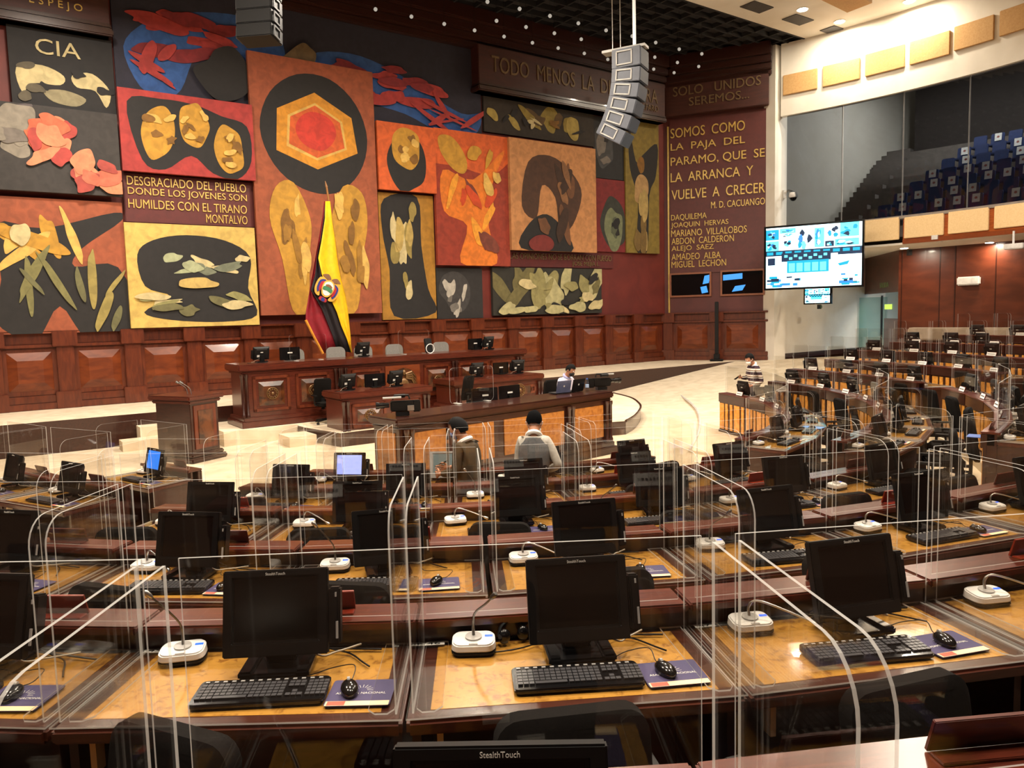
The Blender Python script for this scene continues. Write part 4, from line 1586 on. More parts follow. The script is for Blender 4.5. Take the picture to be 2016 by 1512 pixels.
MON = {'off': Kind(make_monitor), 'blue': Kind(lambda: make_monitor(glow('desktop_blue', (36, 112, 214), .8))), 'lilac': Kind(lambda: make_monitor(glow('desktop_lilac', (150, 160, 225), .9))), 'grey': Kind(lambda: make_monitor(glow('screen_grey', (128, 136, 126), .35), GREYP))}
KEY, MOU, PAD, CHA = Kind(make_keyboard), Kind(make_mouse), Kind(make_pad), Kind(make_chair)
MIC = {i: Kind(lambda i=i: make_mic(i)) for i in range(3)}
PLA = {0: Kind(lambda: make_plate(MAHOG)), 1: Kind(lambda: make_plate(REDW))}

TOPZ = 0.797


def make_desk(k):
    ha = PW / RR(k) / 2
    r0 = RR(k)

    def xw(y):
        return (r0 - y) * math.tan(ha) - .008
    t = thing('delegate_desk', None, 'desk')

    def trap(y0, y1, inset=0):
        return [(-xw(y0) + inset, y0), (xw(y0) - inset, y0), (xw(y1) - inset, y1), (-xw(y1) + inset, y1)]
    b = MB()
    b.prism(trap(-.58, 0), .735, .788)
    o = b.build('worktop', mat('worktop_mahogany', (82, 40, 28), .3, c2=(60, 27, 19), scale=5, stretch=(1.2, 9, 9), coat=.3), t, bevel=0.012)
    b = MB()
    q = trap(-.515, -.03, .075)
    b.prism(q, .786, .7892)
    b.build('burl_inlay', BURL, o)
    b = MB()
    b.prism(trap(-.575, 0), .7895, .796, 0, 1)
    b.build('glass_top', [GTOP, ACRE], t)
    b = MB()
    b.prism(trap(-.03, .17), .868, .893)
    b.prism(trap(-.035, -.015), .862, .898)
    b.build('ledge', MAHOG, t, bevel=0.007)
    b = MB()
    b.prism(trap(0, .025), 0, .868)
    b.build('back_panel', MAHOGD, t)
    b = MB()
    b.prism(trap(.1, .14), 0.0, .868)
    b.prism(trap(.14, .165), .7, .868)
    b.prism(trap(.14, .17), 0, .1)
    o = b.build('front_panel', MAHOGD, t, bevel=0.006)
    b = MB()
    w = xw(.14)
    for x0, x1 in ((-.9, -.72), (-.58, -.18), (-.04, .14), (.32, .5), (.62, .94)):
        b.box(((x0 + x1) / 2 * w, .146, .4), ((x1 - x0) * w, .012, .56))
    b.build('burl_panel', BURLF, o)
    for s in (-1, 1):
        b = MB()
        b.prism([(s * (xw(-.5) - .04), -.5), (s * (xw(-.5) - .01), -.5), (s * (xw(0.1) - .01), .1), (s * (xw(0.1) - .04), .1)], 0, .735)
        b.build('side_panel', MAHOGD, t)
    b = MB()
    b.box((-xw(-.45) + .1, -.5, .67), (.02, .05, .13))
    b.build('bracket', CREAM, t)
    return t


def make_shield(k):
    ha = PW / RR(k) / 2
    r0 = RR(k)

    def xw(y):
        return (r0 - y) * math.tan(ha) - .008
    t = thing('acrylic_shield', None, 'acrylic screen')
    prof = [(-.04, TOPZ + .002), (-.55, TOPZ + .002), (-.55, TOPZ + .58)] + [(-.46 - .09 * math.cos(R(a)), TOPZ + .58 + .09 * math.sin(R(a))) for a in range(15, 91, 15)] + [(-.04, TOPZ + .67)]
    for s in (-1, 1):
        b = MB()

        def f(y, z, x, s=s):
            return (s * (xw(y) - .018 - x), y, z)
        b.prism(prof, 0, .006, 0, 1, f)
        b.build('side_pane', [ACR, ACRE], t)
        b = MB()
        pts = [(0, -.02), (0, -.52), (.02, -.548), (.06, -.548), (.085, -.52), (.085, -.02)]
        b.prism(pts, TOPZ, TOPZ + .006, 0, 1, lambda x, y, z, s=s: (s * (xw(y) - .03 - x), y, z))
        b.build('foot_strip', [ACR, ACRF], t)
    b = MB()
    b.prism([(-xw(0) + .03, TOPZ + .11), (xw(0) - .03, TOPZ + .11), (xw(0) - .03, TOPZ + .67), (-xw(0) + .03, TOPZ + .67)], .0, .006, 0, 1, lambda x, z, y: (x, y, z))
    b.build('front_pane', [ACR, ACRE], t)
    return t


DESK = {k: Kind(lambda k=k: make_desk(k)) for k in range(-1, 6)}
SHI = {k: Kind(lambda k=k: make_shield(k)) for k in range(-1, 6)}
ORD = ('first', 'second', 'third', 'fourth', 'fifth', 'sixth', 'seventh', 'eighth', 'ninth', 'tenth', 'eleventh')
ROWN = {'main': {0: 'cut-off bottom row', 1: 'nearest full row', 2: 'second full row', 3: 'third full row', 4: 'fourth full row', 5: 'row before burl bench'},
        'left': {4: 'nearer left-wing row', 5: 'farther left-wing row'},
        'right': {5: 'innermost right-wing row', 4: 'second right-wing row', 3: 'third right-wing row', 2: 'fourth right-wing row', 1: 'fifth right-wing row', 0: 'sixth right-wing row', -1: 'topmost right-wing row'}}
rnd = random.Random(21)
SCREEN = {('left', 5, 0): 'blue', ('main', 5, 0): 'lilac', ('main', 5, 1): 'grey'}
TURN = {('main', 2, 2): 14, ('main', 3, 1): 0, ('main', 3, 3): -10}


def unit(sec, k, th, idx, roff=0.0, full=True, chair=True):
    rn = ROWN[sec][k]
    where = '%s from left, %s' % (ORD[idx], rn) if sec != 'right' else '%s from near end, %s' % (ORD[idx], rn)
    base = pol(RR(k) + roff, th, zf(k))
    a = R(th)
    ca, sa = math.cos(a), math.sin(a)

    def at(x, y, z=TOPZ):
        return base + Vector((ca * x - sa * y, sa * x + ca * y, z))
    gp = '%s, %s wing' % (rn, sec)
    DESK[k].put(base, a, 'mahogany desk with burl top, %s' % where, 'desk', 'delegate desks')
    SHI[k].put(base, a, 'clear acrylic shield, desk %s' % where, 'acrylic screen', 'acrylic desk shields')
    st = SCREEN.get((sec, k, idx), 'off')
    look = {'off': 'black touch monitor with blank screen', 'blue': 'touch monitor with blue desktop', 'lilac': 'touch monitor with lilac desktop', 'grey': 'pale touch monitor with grey screen'}[st]
    mt = TURN.get((sec, k, idx), rnd.uniform(-5, 5))
    MON[st].put(at({0: .09, 1: .06, 2: .0, 3: .12, 4: .12, 5: .1}.get(k, .05) if (k, idx) != (0, 2) else .34, -.19), a + R(mt), '%s, desk %s' % (look, where), 'monitor', 'touch monitors')
    bend = rnd.choice((0, 1, 2, 2)) if sec == 'main' else 2
    if sec == 'main' and k == 1:
        bend = (1, 1, 0, 2, 2)[idx]
    MIC[bend].put(at(-.33 + rnd.uniform(-.02, .02), -.1), a + R(rnd.uniform(-12, 12)), 'white gooseneck microphone, desk %s' % where, 'microphone', 'desk microphones')
    if full:
        kx, kr = rnd.uniform(-.05, .0), rnd.uniform(-4, 4)
        if sec == 'main' and k == 1:
            kx, kr = (0, .06, .02, -.02, 0)[idx], (2, 3, -1, -3, 0)[idx]
        KEY.put(at(kx, -.4), a + R(kr), 'black keyboard, desk %s' % where, 'keyboard', 'keyboards')
        PAD.put(at(kx + .34, -.4), a + R(rnd.uniform(-6, 6)), 'navy mouse pad, desk %s' % where, 'mouse pad', 'mouse pads')
        MOU.put(at(kx + .31 + rnd.uniform(-.02, .02), -.4, TOPZ + .0045), a + R(rnd.uniform(-25, 25)), 'black mouse, desk %s' % where, 'mouse', 'computer mice')
    pl = 1 if (sec == 'main' and k > 0 and rnd.random() < .35) else 0
    PLA[pl].put(at(.13 + rnd.uniform(-.05, .05) if sec != 'right' else -.22, .09, .894), a + R(rnd.uniform(-3, 3)), '%s name plate, desk %s' % ('orange red' if pl else 'brown', where) if sec != 'right' else 'white name plate, desk %s' % where, 'name plate', 'name plates')
    if chair:
        cx, cr = rnd.uniform(-.1, .1), rnd.uniform(-15, 15)
        cy = -.82
        if sec == 'main' and k == 1:
            cx, cr, cy = ((0, 0, -.82), (.14, -24, -.84), (-.12, 4, -.83), (-.38, 8, -.82), (0, 0, -.85))[idx]
        CHA.put(at(cx, cy, 0), a + R(cr), 'black office chair, desk %s' % where, 'chair', 'black office chairs')


MAIN = {0: [-1.4, 3.3, 8.0], 1: [-5.5, -.2, 5.1, 10.4, 15.7], 2: [-11.4, -5.2, .95, 7.1, 13.25, 19.4, 25.55], 3: [-10.0, -2.6, 5.0, 12.3, 19.6, 26.8], 4: [-10.5, -1.9, 6.65, 15.2, 23.75], 5: [-10.45, .25, 10.95, 21.65]}
for k, ths in MAIN.items():
    for i, th in enumerate(ths):
        unit('main', k, th, i, 0, True, not (k == 5 and i in (1, 2)))
for i, th in enumerate((-36.5, -28.2)):
    unit('left', 4, th, i, .35, True, i == 0)
for i, th in enumerate((-34.6,)):
    unit('left', 5, th, i, .35, True, False)
RIGHT = {5: [49.8, 60.6, 71.4, 82.2, 93, 103.8], 4: [46.6, 55.2, 63.8, 72.4, 81, 89.6, 98.2, 106.8], 3: [50.5, 57.7, 64.9, 72.1, 79.3, 92.8, 99.9, 107, 114.1], 2: [75, 81.1, 91, 97.1, 103.2, 109.3, 115.4], 1: [96, 101.4, 106.8, 112.2, 117.6], 0: [98, 102.8, 107.6, 112.4, 117.2], -1: [101, 105.3, 109.6, 113.9]}
for k, ths in RIGHT.items():
    for i, th in enumerate(ths):
        unit('right', k, th, i, 0, k >= 3 and th < 85, k >= 3 and th < 95)

# small things on the nearest desks
for t_, th, k in (('45', -.45, 1), ('46', 4.85, 1), ('47', 10.15, 1)):
    a = R(th)
    base = pol(RR(k), th, zf(k))
    x, y = -.43, -.03
    loc = base + Vector((math.cos(a) * x - math.sin(a) * y, math.sin(a) * x + math.cos(a) * y, TOPZ))
    o = thing('number_tag', 'white desk tag numbered %s, %s desk of the nearest full row' % (t_, {'45': 'second', '46': 'third', '47': 'fourth'}[t_]), 'number tag', loc, a)
    b = MB()
    b.box((0, 0, .002), (.085, .03, .002))
    b.build('label', STICK, o)
    b = MB()
    add_text(b, t_, (-.025, -.011, .0032), (1, 0, 0), (0, 1, 0), .05, .022, .0005)
    b.build('digits', BLACK, o)
loc = on_z(1010, 1262, zf(1) + TOPZ)
o = thing('headset', 'coiled black headset behind the monitor in the nearest full row', 'headset', loc, .4)
b = MB()
b.tube(smooth_path([(-.06, 0, .03), (-.04, .02, .06), (.0, .03, .07), (.04, .02, .06), (.06, 0, .03)], 5), .007, 6)
b.build('band', BLACK, o, smooth=True)
for s in (-1, 1):
    b = MB()
    b.ball((s * .04, -.01, .03), (.026, .02, .03), 10, 6)
    b.build('ear_cup', BLACKG, o, smooth=True)
b = MB()
b.tube(smooth_path([(.05, 0, .01), (.1, -.05, .004), (.0, -.08, .004), (-.12, -.06, .004), (-.16, .02, .004)], 6), .003, 5)
b.build('cable', BLACK, o, smooth=True)
for i, (x, y, zz, rz, c, lb) in enumerate(((1680, 866, zf(4) + TOPZ, .5, (60, 120, 190), 'blue folder lying on a desk of the right wing, left of the chair'), (1600, 842, zf(5) + TOPZ, .9, (90, 140, 200), 'blue folder on the innermost desk of the right wing'), (1935, 860, zf(3) + TOPZ, .9, (80, 110, 180), 'blue folder on the desk at the right picture edge'))):
    p = on_z(x, y, zz)
    b = MB()
    b.box((0, 0, .004), (.24, .32, .008))
    o = b.build('paper_folder', mat('folder_%d' % i, c, .6), bevel=0.002)
    o.location, o.rotation_euler = p, (0, 0, rz)
    tag(o, lb, 'folder')

# ---------------------------------------------------------------- platforms and benches before the mural
AP = [on_z(x, y, 0.3) for x, y in ((1204, 831), (1232, 829), (1250, 818), (1261, 803), (1258, 794), (1242, 783), (1208, 774))]
rimp = smooth_path([(p.x, p.y, 0.3) for p in AP[1:]], 6)
b = MB()
q = [MW.pt(5.35, 0, 5.2), MW.pt(5.6, 0, 6.62), MW.pt(7.0, 0, 6.62), MW.pt(7.0, 0, 9.6)] + [Vector((AP[0].x, AP[0].y, 0))] + rimp + [MW.pt(15, 0, 2.95), MW.pt(5.35, 0, 2.95)]
b.prism([(p.x, p.y) for p in q], 0, 0.3, 0, 1)
struct('floor_apron', b, [CARPET, MAHOGD])
b = MB()
b.tube([p for p in rimp], 0.03, 6)
struct('trim_6', b, MAHOGD, smooth=True)
b = MB()
MW.slab(b, 3.7, 12.6, 0, 0.33, 2.95, 4.75)
struct('floor_dais', b, CARPET)
for i, (a0, a1, d0, d1, z) in enumerate(((MW.uv(276, 850, 3.4)[0], MW.uv(276, 850, 3.4)[0] + .9, 2.95, 3.4, 0.44), (MW.uv(240, 868, 3.8)[0], MW.uv(240, 868, 3.8)[0] + 1.5, 3.4, 3.85, 0.22), (4.75, 5.35, 5.2, 5.9, 0.22))):
    b = MB()
    MW.slab(b, a0, a1, 0, z, d0, d1)
    struct('floor_step', b, CARPET)
BURLB = mat('bench_burl', (172, 112, 48), 0.35, c2=(146, 88, 34), scale=12, coat=0.3, detail=8, lo=0.35, hi=0.6)
DARKV = mat('dark_carved_veneer', (96, 52, 24), .3, c2=(44, 22, 12), scale=5, coat=.35, detail=6, lo=.38, hi=.62)
MEDAL = mat('carved_medal', (120, 88, 52), .35, metal=.4)


def bench(name, label, cat, P, a0, a1, dfront, depth, z0, z1, panels, body=MAHOG, top=MAHOG, over=0.12, tth=0.16, posts=(), plinth=True, side_panels=True, style='dark'):
    """front face towards the hall; panels: (u0, u1) along the front in metres"""
    o0 = P.pt(a0, z0, dfront)
    t = thing(name, label, cat, o0, math.atan2(P.d.y, P.d.x))
    L, h = a1 - a0, z1 - z0
    b = MB()
    b.box((L / 2, depth / 2, h - tth / 2), (L + 2 * over, depth + over, tth))
    b.box((L / 2, depth / 2, h - tth - .03), (L + over, depth + over * .5, .06))
    b.build('worktop', top, t, bevel=.025)
    b = MB()
    b.box((L / 2, depth / 2, (h - tth) / 2), (L, depth, h - tth))
    if plinth:
        b.box((L / 2, depth / 2, .07), (L + .22, depth + .22, .14))
        b.box((L / 2, depth / 2, .18), (L + .12, depth + .12, .1))
    b.build('carcass', body, t, bevel=.015)
    pz0, pz1 = (.34 if plinth else .12), h - tth - .12
    for u0, u1 in panels:
        b = MB()
        if style == 'dark':
            for x0, x1, y0, y1 in ((u0, u1, pz0, pz0 + .07), (u0, u1, pz1 - .07, pz1), (u0, u0 + .07, pz0, pz1), (u1 - .07, u1, pz0, pz1)):
                b.box(((x0 + x1) / 2, -.012, (y0 + y1) / 2), (x1 - x0, .03, y1 - y0))
            fr = b.build('panel_frame', WAIN, t, bevel=.006)
            b = MB()
            x0, x1, y0, y1, e = u0 + .13, u1 - .13, pz0 + .13, pz1 - .13, .1
            b.add([(x0, -.005, y0), (x1, -.005, y0), (x1, -.005, y1), (x0, -.005, y1), (x0 + e, -.06, y0 + e), (x1 - e, -.06, y0 + e), (x1 - e, -.06, y1 - e), (x0 + e, -.06, y1 - e)],
                  [(4, 5, 6, 7), (0, 1, 5, 4), (1, 2, 6, 5), (2, 3, 7, 6), (3, 0, 4, 7)])
            b.build('raised_veneer', DARKV, fr)
            c = Vector(((x0 + x1) / 2, -.07, (y0 + y1) / 2))
            b = MB()
            rr = min(.16, (x1 - x0) * .22)
            b.tube([c + Vector((rr * math.cos(R(a)), 0, rr * math.sin(R(a)))) for a in range(0, 361, 15)], .012, 6)
            for a in range(0, 360, 30):
                b.ball(c + Vector((rr * .72 * math.cos(R(a)), 0, rr * .72 * math.sin(R(a)))), rr * .17, 6, 4)
            b.ball(c, rr * .3, 8, 5)
            b.build('carved_rosette', MEDAL, fr, smooth=True)
        else:
            b.box(((u0 + u1) / 2, -.008, (pz0 + pz1) / 2), (u1 - u0, .02, pz1 - pz0))
            b.build('burl_panel', BURLB, t, bevel=.004)
    for u in posts:
        b = MB()
        for dx in (-.05, .05):
            b.lathe([(.045, .24), (.045, .3), (.032, .32), (.032, h - tth - .14), (.045, h - tth - .1), (.045, h - tth - .05)], 10, 0, (u + dx, -.05, 0))
        b.build('column_pair', MAHOGD, t, smooth=True)
    return t


DPR = 4.53
AP0, AP1 = MW.uv(467, 719, DPR)[0] + .12, MW.uv(1035, 686, DPR)[0] - .1


def fu(px, py=740, d=DPR, a0=None):
    return MW.uv(px, py, d)[0] - (AP0 if a0 is None else a0)


pres = bench('presidium_bench', 'long dark carved presidium bench with rosettes below the flag', 'bench', MW, AP0, AP1, DPR, 1.0, 0.33, 1.75,
             [(fu(497, 760), fu(570, 755)), (fu(582, 755), fu(648, 750)), (fu(692, 740), fu(752, 735)), (fu(834, 735), fu(886, 730)), (fu(902, 728), fu(962, 725)), (fu(966, 722), fu(1012, 720))],
             posts=(fu(480, 760), fu(664, 745), fu(676, 745), fu(894, 730), fu(1020, 715)))
u0, u1 = fu(758, 735), fu(826, 732)
uc, ur = (u0 + u1) / 2, (u1 - u0) / 2
b = MB()
b.box((uc, -.012, .72), (u1 - u0, .03, .92))
e = b.build('emblem_panel', WAINP, pres, bevel=.006)
b = MB()
pts = [(uc - ur * .8, .3), (uc + ur * .8, .3)] + [(uc + ur * .8 * math.cos(R(a)), .75 + ur * .75 * math.sin(R(a))) for a in range(0, 181, 15)]
b.prism(pts, -.045, -.02, 0, None, lambda x, y, z: (x, z, y))
b.build('emblem_arch', DARKV, e)
b = MB()
b.ball((uc, -.06, .62), (ur * .33, .05, ur * .5), 12, 8)
for s in (-1, 1):
    for k in range(4):
        b.tube([(uc + s * ur * .1, -.06, .95 - k * .03), (uc + s * ur * .45, -.07, 1.0 - k * .06), (uc + s * ur * .68, -.06, .88 - k * .09)], [.03, .03, .012], 6)
    b.tube([(uc + s * ur * .2, -.05, .42), (uc + s * ur * .5, -.06, .5), (uc + s * ur * .55, -.06, .7)], [.03, .035, .02], 6)
b.ball((uc, -.08, 1.0), (.05, .05, .07), 8, 6)
b.build('carved_emblem', MEDAL, e, smooth=True)
# secretaries' desks
DSE = 6.45
aL0, aL1 = MW.uv(674, 780, DSE)[0], MW.uv(845, 758, DSE)[0]
bench('secretary_desk', 'dark carved desk in front of the presidium, nearer of the two secretary desks', 'desk', MW, aL0, aL1, DSE, .95, .0, 1.13,
      [(fu(692, 800, DSE, aL0), fu(760, 795, DSE, aL0)), (fu(770, 795, DSE, aL0), fu(828, 790, DSE, aL0))], posts=(fu(679, 800, DSE, aL0), fu(838, 790, DSE, aL0)), over=.08, tth=.14)
DS2 = 5.85
aR0, aR1 = MW.uv(896, 752, DS2)[0], MW.uv(1066, 739, DS2)[0]
bench('secretary_desk', 'dark carved desk in front of the presidium, farther secretary desk behind the burl bench', 'desk', MW, aR0, aR1, DS2, .95, .3, 1.14,
      [(fu(905, 775, DS2, aR0), fu(975, 770, DS2, aR0)), (fu(985, 770, DS2, aR0), fu(1055, 765, DS2, aR0))], posts=(fu(900, 770, DS2, aR0), fu(1062, 760, DS2, aR0)), over=.08, tth=.14)
# burl bench nearest to the rows
_c0, _c1 = on_z(777, 826, 1.19), on_z(1206, 770, 1.19)
CW = Plane((_c0.x, _c0.y, 0), _c1 - _c0, (0, 0, 0))
DCE = 0.0
aC0, aC1 = .08, (_c1 - _c0).length - .08


def fu(px, py, d, a0, P=CW):
    return CW.uv(px, py, 0)[0] - a0


cen = bench('burl_bench', 'long burl panelled bench with dark top behind the two standing men', 'bench', CW, aC0, aC1, DCE, .74, 0, 1.19,
            [(fu(804, 880, DCE, aC0), fu(878, 875, DCE, aC0)), (fu(896, 870, DCE, aC0), fu(972, 865, DCE, aC0)), (fu(992, 860, DCE, aC0), fu(1046, 855, DCE, aC0)), (fu(1060, 850, DCE, aC0), fu(1110, 845, DCE, aC0)), (fu(1131, 840, DCE, aC0), fu(1187, 835, DCE, aC0))],
            body=MAHOGD, top=MAHOGD, posts=(.14, fu(888, 870, DCE, aC0), fu(1121, 840, DCE, aC0), fu(1195, 835, DCE, aC0)), style='burl', over=.08, tth=.12)
b = MB()
b.box((-.008, .37, .56), (.02, .5, .8))
b.build('burl_panel', BURLB, cen, bevel=.004)
# speaker's lectern
pc = on_z(380, 914, 0)
lec = thing('lectern', 'tall dark wooden lectern with two microphones beside the presidium', 'lectern', pc, R(-25.5) + math.pi)
LW, LD, LH = 1.1, .85, 1.31
b = MB()
b.box((LW / 2, -LD / 2, LH / 2), (LW - .16, LD - .16, LH - .1))
b.build('carcass', MAHOGD, lec, bevel=.01)
b = MB()
b.box((LW / 2, -LD / 2, .05), (LW + .04, LD + .04, .1))
b.box((LW / 2, -LD / 2, .14), (LW - .04, LD - .04, .08))
b.build('plinth', MAHOGD, lec, bevel=.025)
b = MB()
b.box((LW / 2, -LD / 2, LH - .05), (LW + .04, LD + .04, .09))
b.box((LW / 2, -LD / 2, LH - .13), (LW - .06, LD - .06, .07))
b.build('top', MAHOG, lec, bevel=.02)
for c, sz in (((LW - .072, -LD / 2, .68), (.02, LD - .3, .86)), ((LW / 2, -.072, .68), (LW - .4, .02, .8))):
    b = MB()
    b.box(c, sz)
    o = b.build('panel_frame', WAIN, lec, bevel=.006)
    b = MB()
    b.box(Vector(c) + Vector((.012 if sz[0] < .1 else 0, .012 if sz[1] < .1 else 0, 0)), (sz[0] if sz[0] < .1 else sz[0] - .18, sz[1] if sz[1] < .1 else sz[1] - .18, sz[2] - .2))
    b.build('burl_panel', DARKV, o, bevel=.006)
lec.rotation_euler = (0, 0, R(-25.5))
lec.location = pc + Vector((math.cos(R(-25.5)), math.sin(R(-25.5)), 0)) * -LW
for ch in lec.children:                     # footprint lies behind the front edge
    for v in ch.data.vertices:
        v.co.y = v.co.y + LD
        v.co.x = LW - v.co.x if False else v.co.x
    for c2 in ch.children:
        for v in c2.data.vertices:
            v.co.y = v.co.y + LD
for k in range(2):
    b = MB()
    x = LW - .42 + k * .1
    b.tube(smooth_path([(x, .35, LH), (x - .02, .33, LH + .12), (x - .1, .25, LH + .22)], 5), .008, 6)
    m_ = b.build('microphone_stem', SILV, lec, smooth=True)
    b = MB()
    b.tube([(x - .1, .25, LH + .22), (x - .14, .21, LH + .26)], [.02, .026], 8)
    b.build('microphone_head', CHROME, m_, smooth=True)

# equipment on the benches (their backs face the rows)
RW = math.atan2(MW.d.y, MW.d.x) + math.pi


def onb(px, py, d, z, dd=.45):
    P = CW if d == DCE else MW
    a = P.uv(px, py, d - dd)[0]
    return P.pt(a, z, d - dd)


for px, py, d, z, lb in ((514, 690, DPR, 1.755, 'end of the presidium under the yellow panel'), (715, 680, DPR, 1.755, 'presidium next to the flag'), (962, 668, DPR, 1.755, 'far end of the presidium'),
                         (686, 757, DSE, 1.135, 'near end of the nearer secretary desk'), (780, 747, DSE, 1.135, 'far end of the nearer secretary desk'),
                         (940, 738, DS2, 1.145, 'near end of the farther secretary desk'), (1020, 730, DS2, 1.145, 'far end of the farther secretary desk')):
    MON['off'].put(onb(px, py, d, z), RW + R(rnd.uniform(-12, 12)), 'black touch monitor seen from behind, %s' % lb, 'monitor', 'touch monitors')


def make_flat():
    t = thing('flat_monitor', None, 'monitor')
    b = MB()
    b.prism(rrect(.5, .3, .02), -.02, .02, 0, None, lambda x, y, z: (x, z, y + .17))
    b.build('housing', BLACKG, t, bevel=.006)
    b = MB()
    b.box((0, -.021, .17), (.46, .003, .26))
    b.build('screen', SCRN, t)
    b = MB()
    b.box((0, .03, .02), (.22, .16, .02))
    b.box((0, .03, .08), (.08, .03, .12))
    b.box((0, .022, .19), (.12, .004, .03), 1)
    b.build('stand', [BLACK, STICK], t)
    return t


FLAT = Kind(make_flat)
for px, py, d, z, lb in ((570, 690, DPR, 1.755, 'presidium under the tall terracotta panel'), (935, 672, DPR, 1.755, 'presidium right of the third chair'), (738, 753, DSE, 1.135, 'middle of the nearer secretary desk'), (986, 735, DS2, 1.145, 'middle of the farther secretary desk'),
                         (955, 790, DCE, 1.1, 'near screen behind the burl bench top'), (1003, 785, DCE, 1.1, 'far screen behind the burl bench top')):
    FLAT.put(onb(px, py, d, z, .55 if d != DCE else .8), RW + R(rnd.uniform(-8, 8)), 'low black flat monitor from behind, %s' % lb, 'monitor')
for px, py, lb in ((668, 684, 'nearest the flag foot'), (784, 678, 'middle of the bench'), (876, 673, 'far part of the bench'), (585, 678, 'behind the low flat monitor'), (722, 672, 'behind the monitor by the flag')):
    dd = 1.3
    p = onb(px, py, DPR, .7, dd)
    t = thing('presidium_chair', 'grey mesh backed chair behind the presidium, %s' % lb, 'chair', p, RW)
    b = MB()
    b.prism(rrect(.52, .62, .14, 5), -.025, .025, 0, None, lambda x, y, z: (x, z - .22 - .05 * math.cos(x * 3), y + .98))
    b.build('backrest', mat('grey_mesh', (132, 128, 122), .7, scale=40), t, bevel=.01, smooth=True)
    b = MB()
    b.prism(rrect(.5, .46, .1, 5), .42, .5)
    b.build('seat', FABR, t, bevel=.02)
    b = MB()
    b.lathe([(.26, 0), (.24, .05), (.03, .08), (.03, .42)], 12)
    b.build('base', DARKG, t)
for px, py, d, dd, z, lb in ((607, 690, DPR, .3, 1.755, 'in front of the flag foot'), (815, 678, DPR, .5, 1.755, 'around the seat at the middle of the presidium'), (930, 790, DCE, .75, 1.2, 'standing on the burl bench between the rows of monitors')):
    p = onb(px, py, d, z, dd)
    t = thing('acrylic_divider', 'clear acrylic divider %s' % lb, 'acrylic screen', p, RW)
    b = MB()
    b.prism(rrect(.9, .62, .08, 5), -.004, .004, 0, 1, lambda x, y, z: (x, z, y + .31))
    b.build('pane', [ACR, ACRE], t)
    for s in (-1, 1):
        b = MB()
        b.box((s * .3, 0, .004), (.06, .2, .008))
        b.build('foot', ACRE, t)
p = onb(843, 678, DPR, 1.755, .4)
t = thing('phone_stand', 'small black phone stand with a white ring on the presidium', 'stand', p, RW)  # a stand for a phone, not a lamp
b = MB()
b.box((0, 0, .2), (.22, .06, .38), 0, Matrix.Rotation(R(12), 3, 'X'))
b.build('back_plate', BLACK, t, bevel=.02)
b = MB()
b.tube([(.12 * math.cos(R(a)), .1, .12 + .12 * math.sin(R(a))) for a in range(0, 361, 20)], .012, 6)
b.build('ring', WHITEP, t, smooth=True)


def video_camera(label, loc, rz):
    t = thing('video_camera', label, 'camera', loc, rz)
    b = MB()
    b.box((0, 0, .15), (.36, .13, .16))
    b.box((.22, 0, .14), (.12, .12, .18))
    b.build('body', BLACK, t, bevel=.015)
    b = MB()
    b.tube([(-.2, 0, .17), (-.27, 0, .17), (-.27, 0, .17), (-.35, 0, .17), (-.35, 0, .17), (-.4, 0, .17)], [.04, .04, .048, .048, .055, .058], 14)
    b.build('lens', BLACKG, t, smooth=True)
    b = MB()
    b.tube([(-.14, 0, .25), (-.12, 0, .31), (.1, 0, .31), (.12, 0, .25)], .016, 8)
    b.cyl((-.1, .1, .29), (.06, .13, .29), .03, n=10)
    b.build('handle', BLACK, t, smooth=True)
    b = MB()
    b.cyl((-.3, -.09, .29), (-.02, -.09, .29), .016, n=8)
    b.build('microphone', GREYP, t, smooth=True)
    b = MB()
    b.box((0, 0, .03), (.2, .12, .06))
    b.box((.12, -.09, .12), (.1, .03, .08), 1)
    b.build('mount', [BLACK, SILV], t)
    return t


video_camera('black video camera on the near end of the burl bench, lens to the left', onb(792, 808, DCE, 1.2, .25), R(15))
video_camera('black video camera on the far end of the burl bench, lens raised to the right', onb(1184, 765, DCE, 1.2, .3), R(195))
for px, c, rz, lb in ((1107, mat('slate_lid', (96, 104, 134), .35), 0, 'slate blue open laptop in front of the seated man'), (1135, BLACK, 8, 'black open laptop beside the slate blue one')):
    p = onb(px, 775, DCE, 1.2, .45)
    t = thing('laptop', lb, 'laptop', p, RW + R(rz))
    b = MB()
    b.box((0, -.1, .01), (.34, .23, .02))
    b.build('base', DARKG, t, bevel=.004)
    b = MB()
    b.box((0, .05, .13), (.34, .012, .24), 0, Matrix.Rotation(R(-14), 3, 'X'))
    l = b.build('lid', c, t, bevel=.004)
    b = MB()
    b.box((0, .062, .14), (.03, .004, .03), 0, Matrix.Rotation(R(-14), 3, 'X'))
    b.build('lid_badge', STICK, l)
p = onb(1156, 770, DCE, 1.2, .35)
t = thing('water_bottle', 'clear plastic water bottle beside the far video camera', 'bottle', p)
b = MB()
b.lathe([(.035, 0), (.036, .02), (.036, .15), (.03, .18), (.014, .21), (.014, .23)], 14)
b.build('bottle', glass('bottle_plastic', (.86, .9, .94), 1.2), t, smooth=True)
b = MB()
b.lathe([(.017, .225), (.017, .25)], 10)
b.build('cap', mat('cap_blue', (70, 110, 190), .4), t)
b = MB()
b.lathe([(.0365, .07), (.0365, .13)], 14)
b.build('wrapper', mat('wrapper', (170, 190, 220), .5), t)
CHA.put(MW.pt(aL0 + .25, .3, DSE - 1.5), RW, 'black office chair behind the nearer secretary desk', 'chair')
CHA.put(MW.pt(MW.uv(905, 740, DSE)[0], .3, 7.2), RW + .5, 'black office chair between the two secretary desks', 'chair')

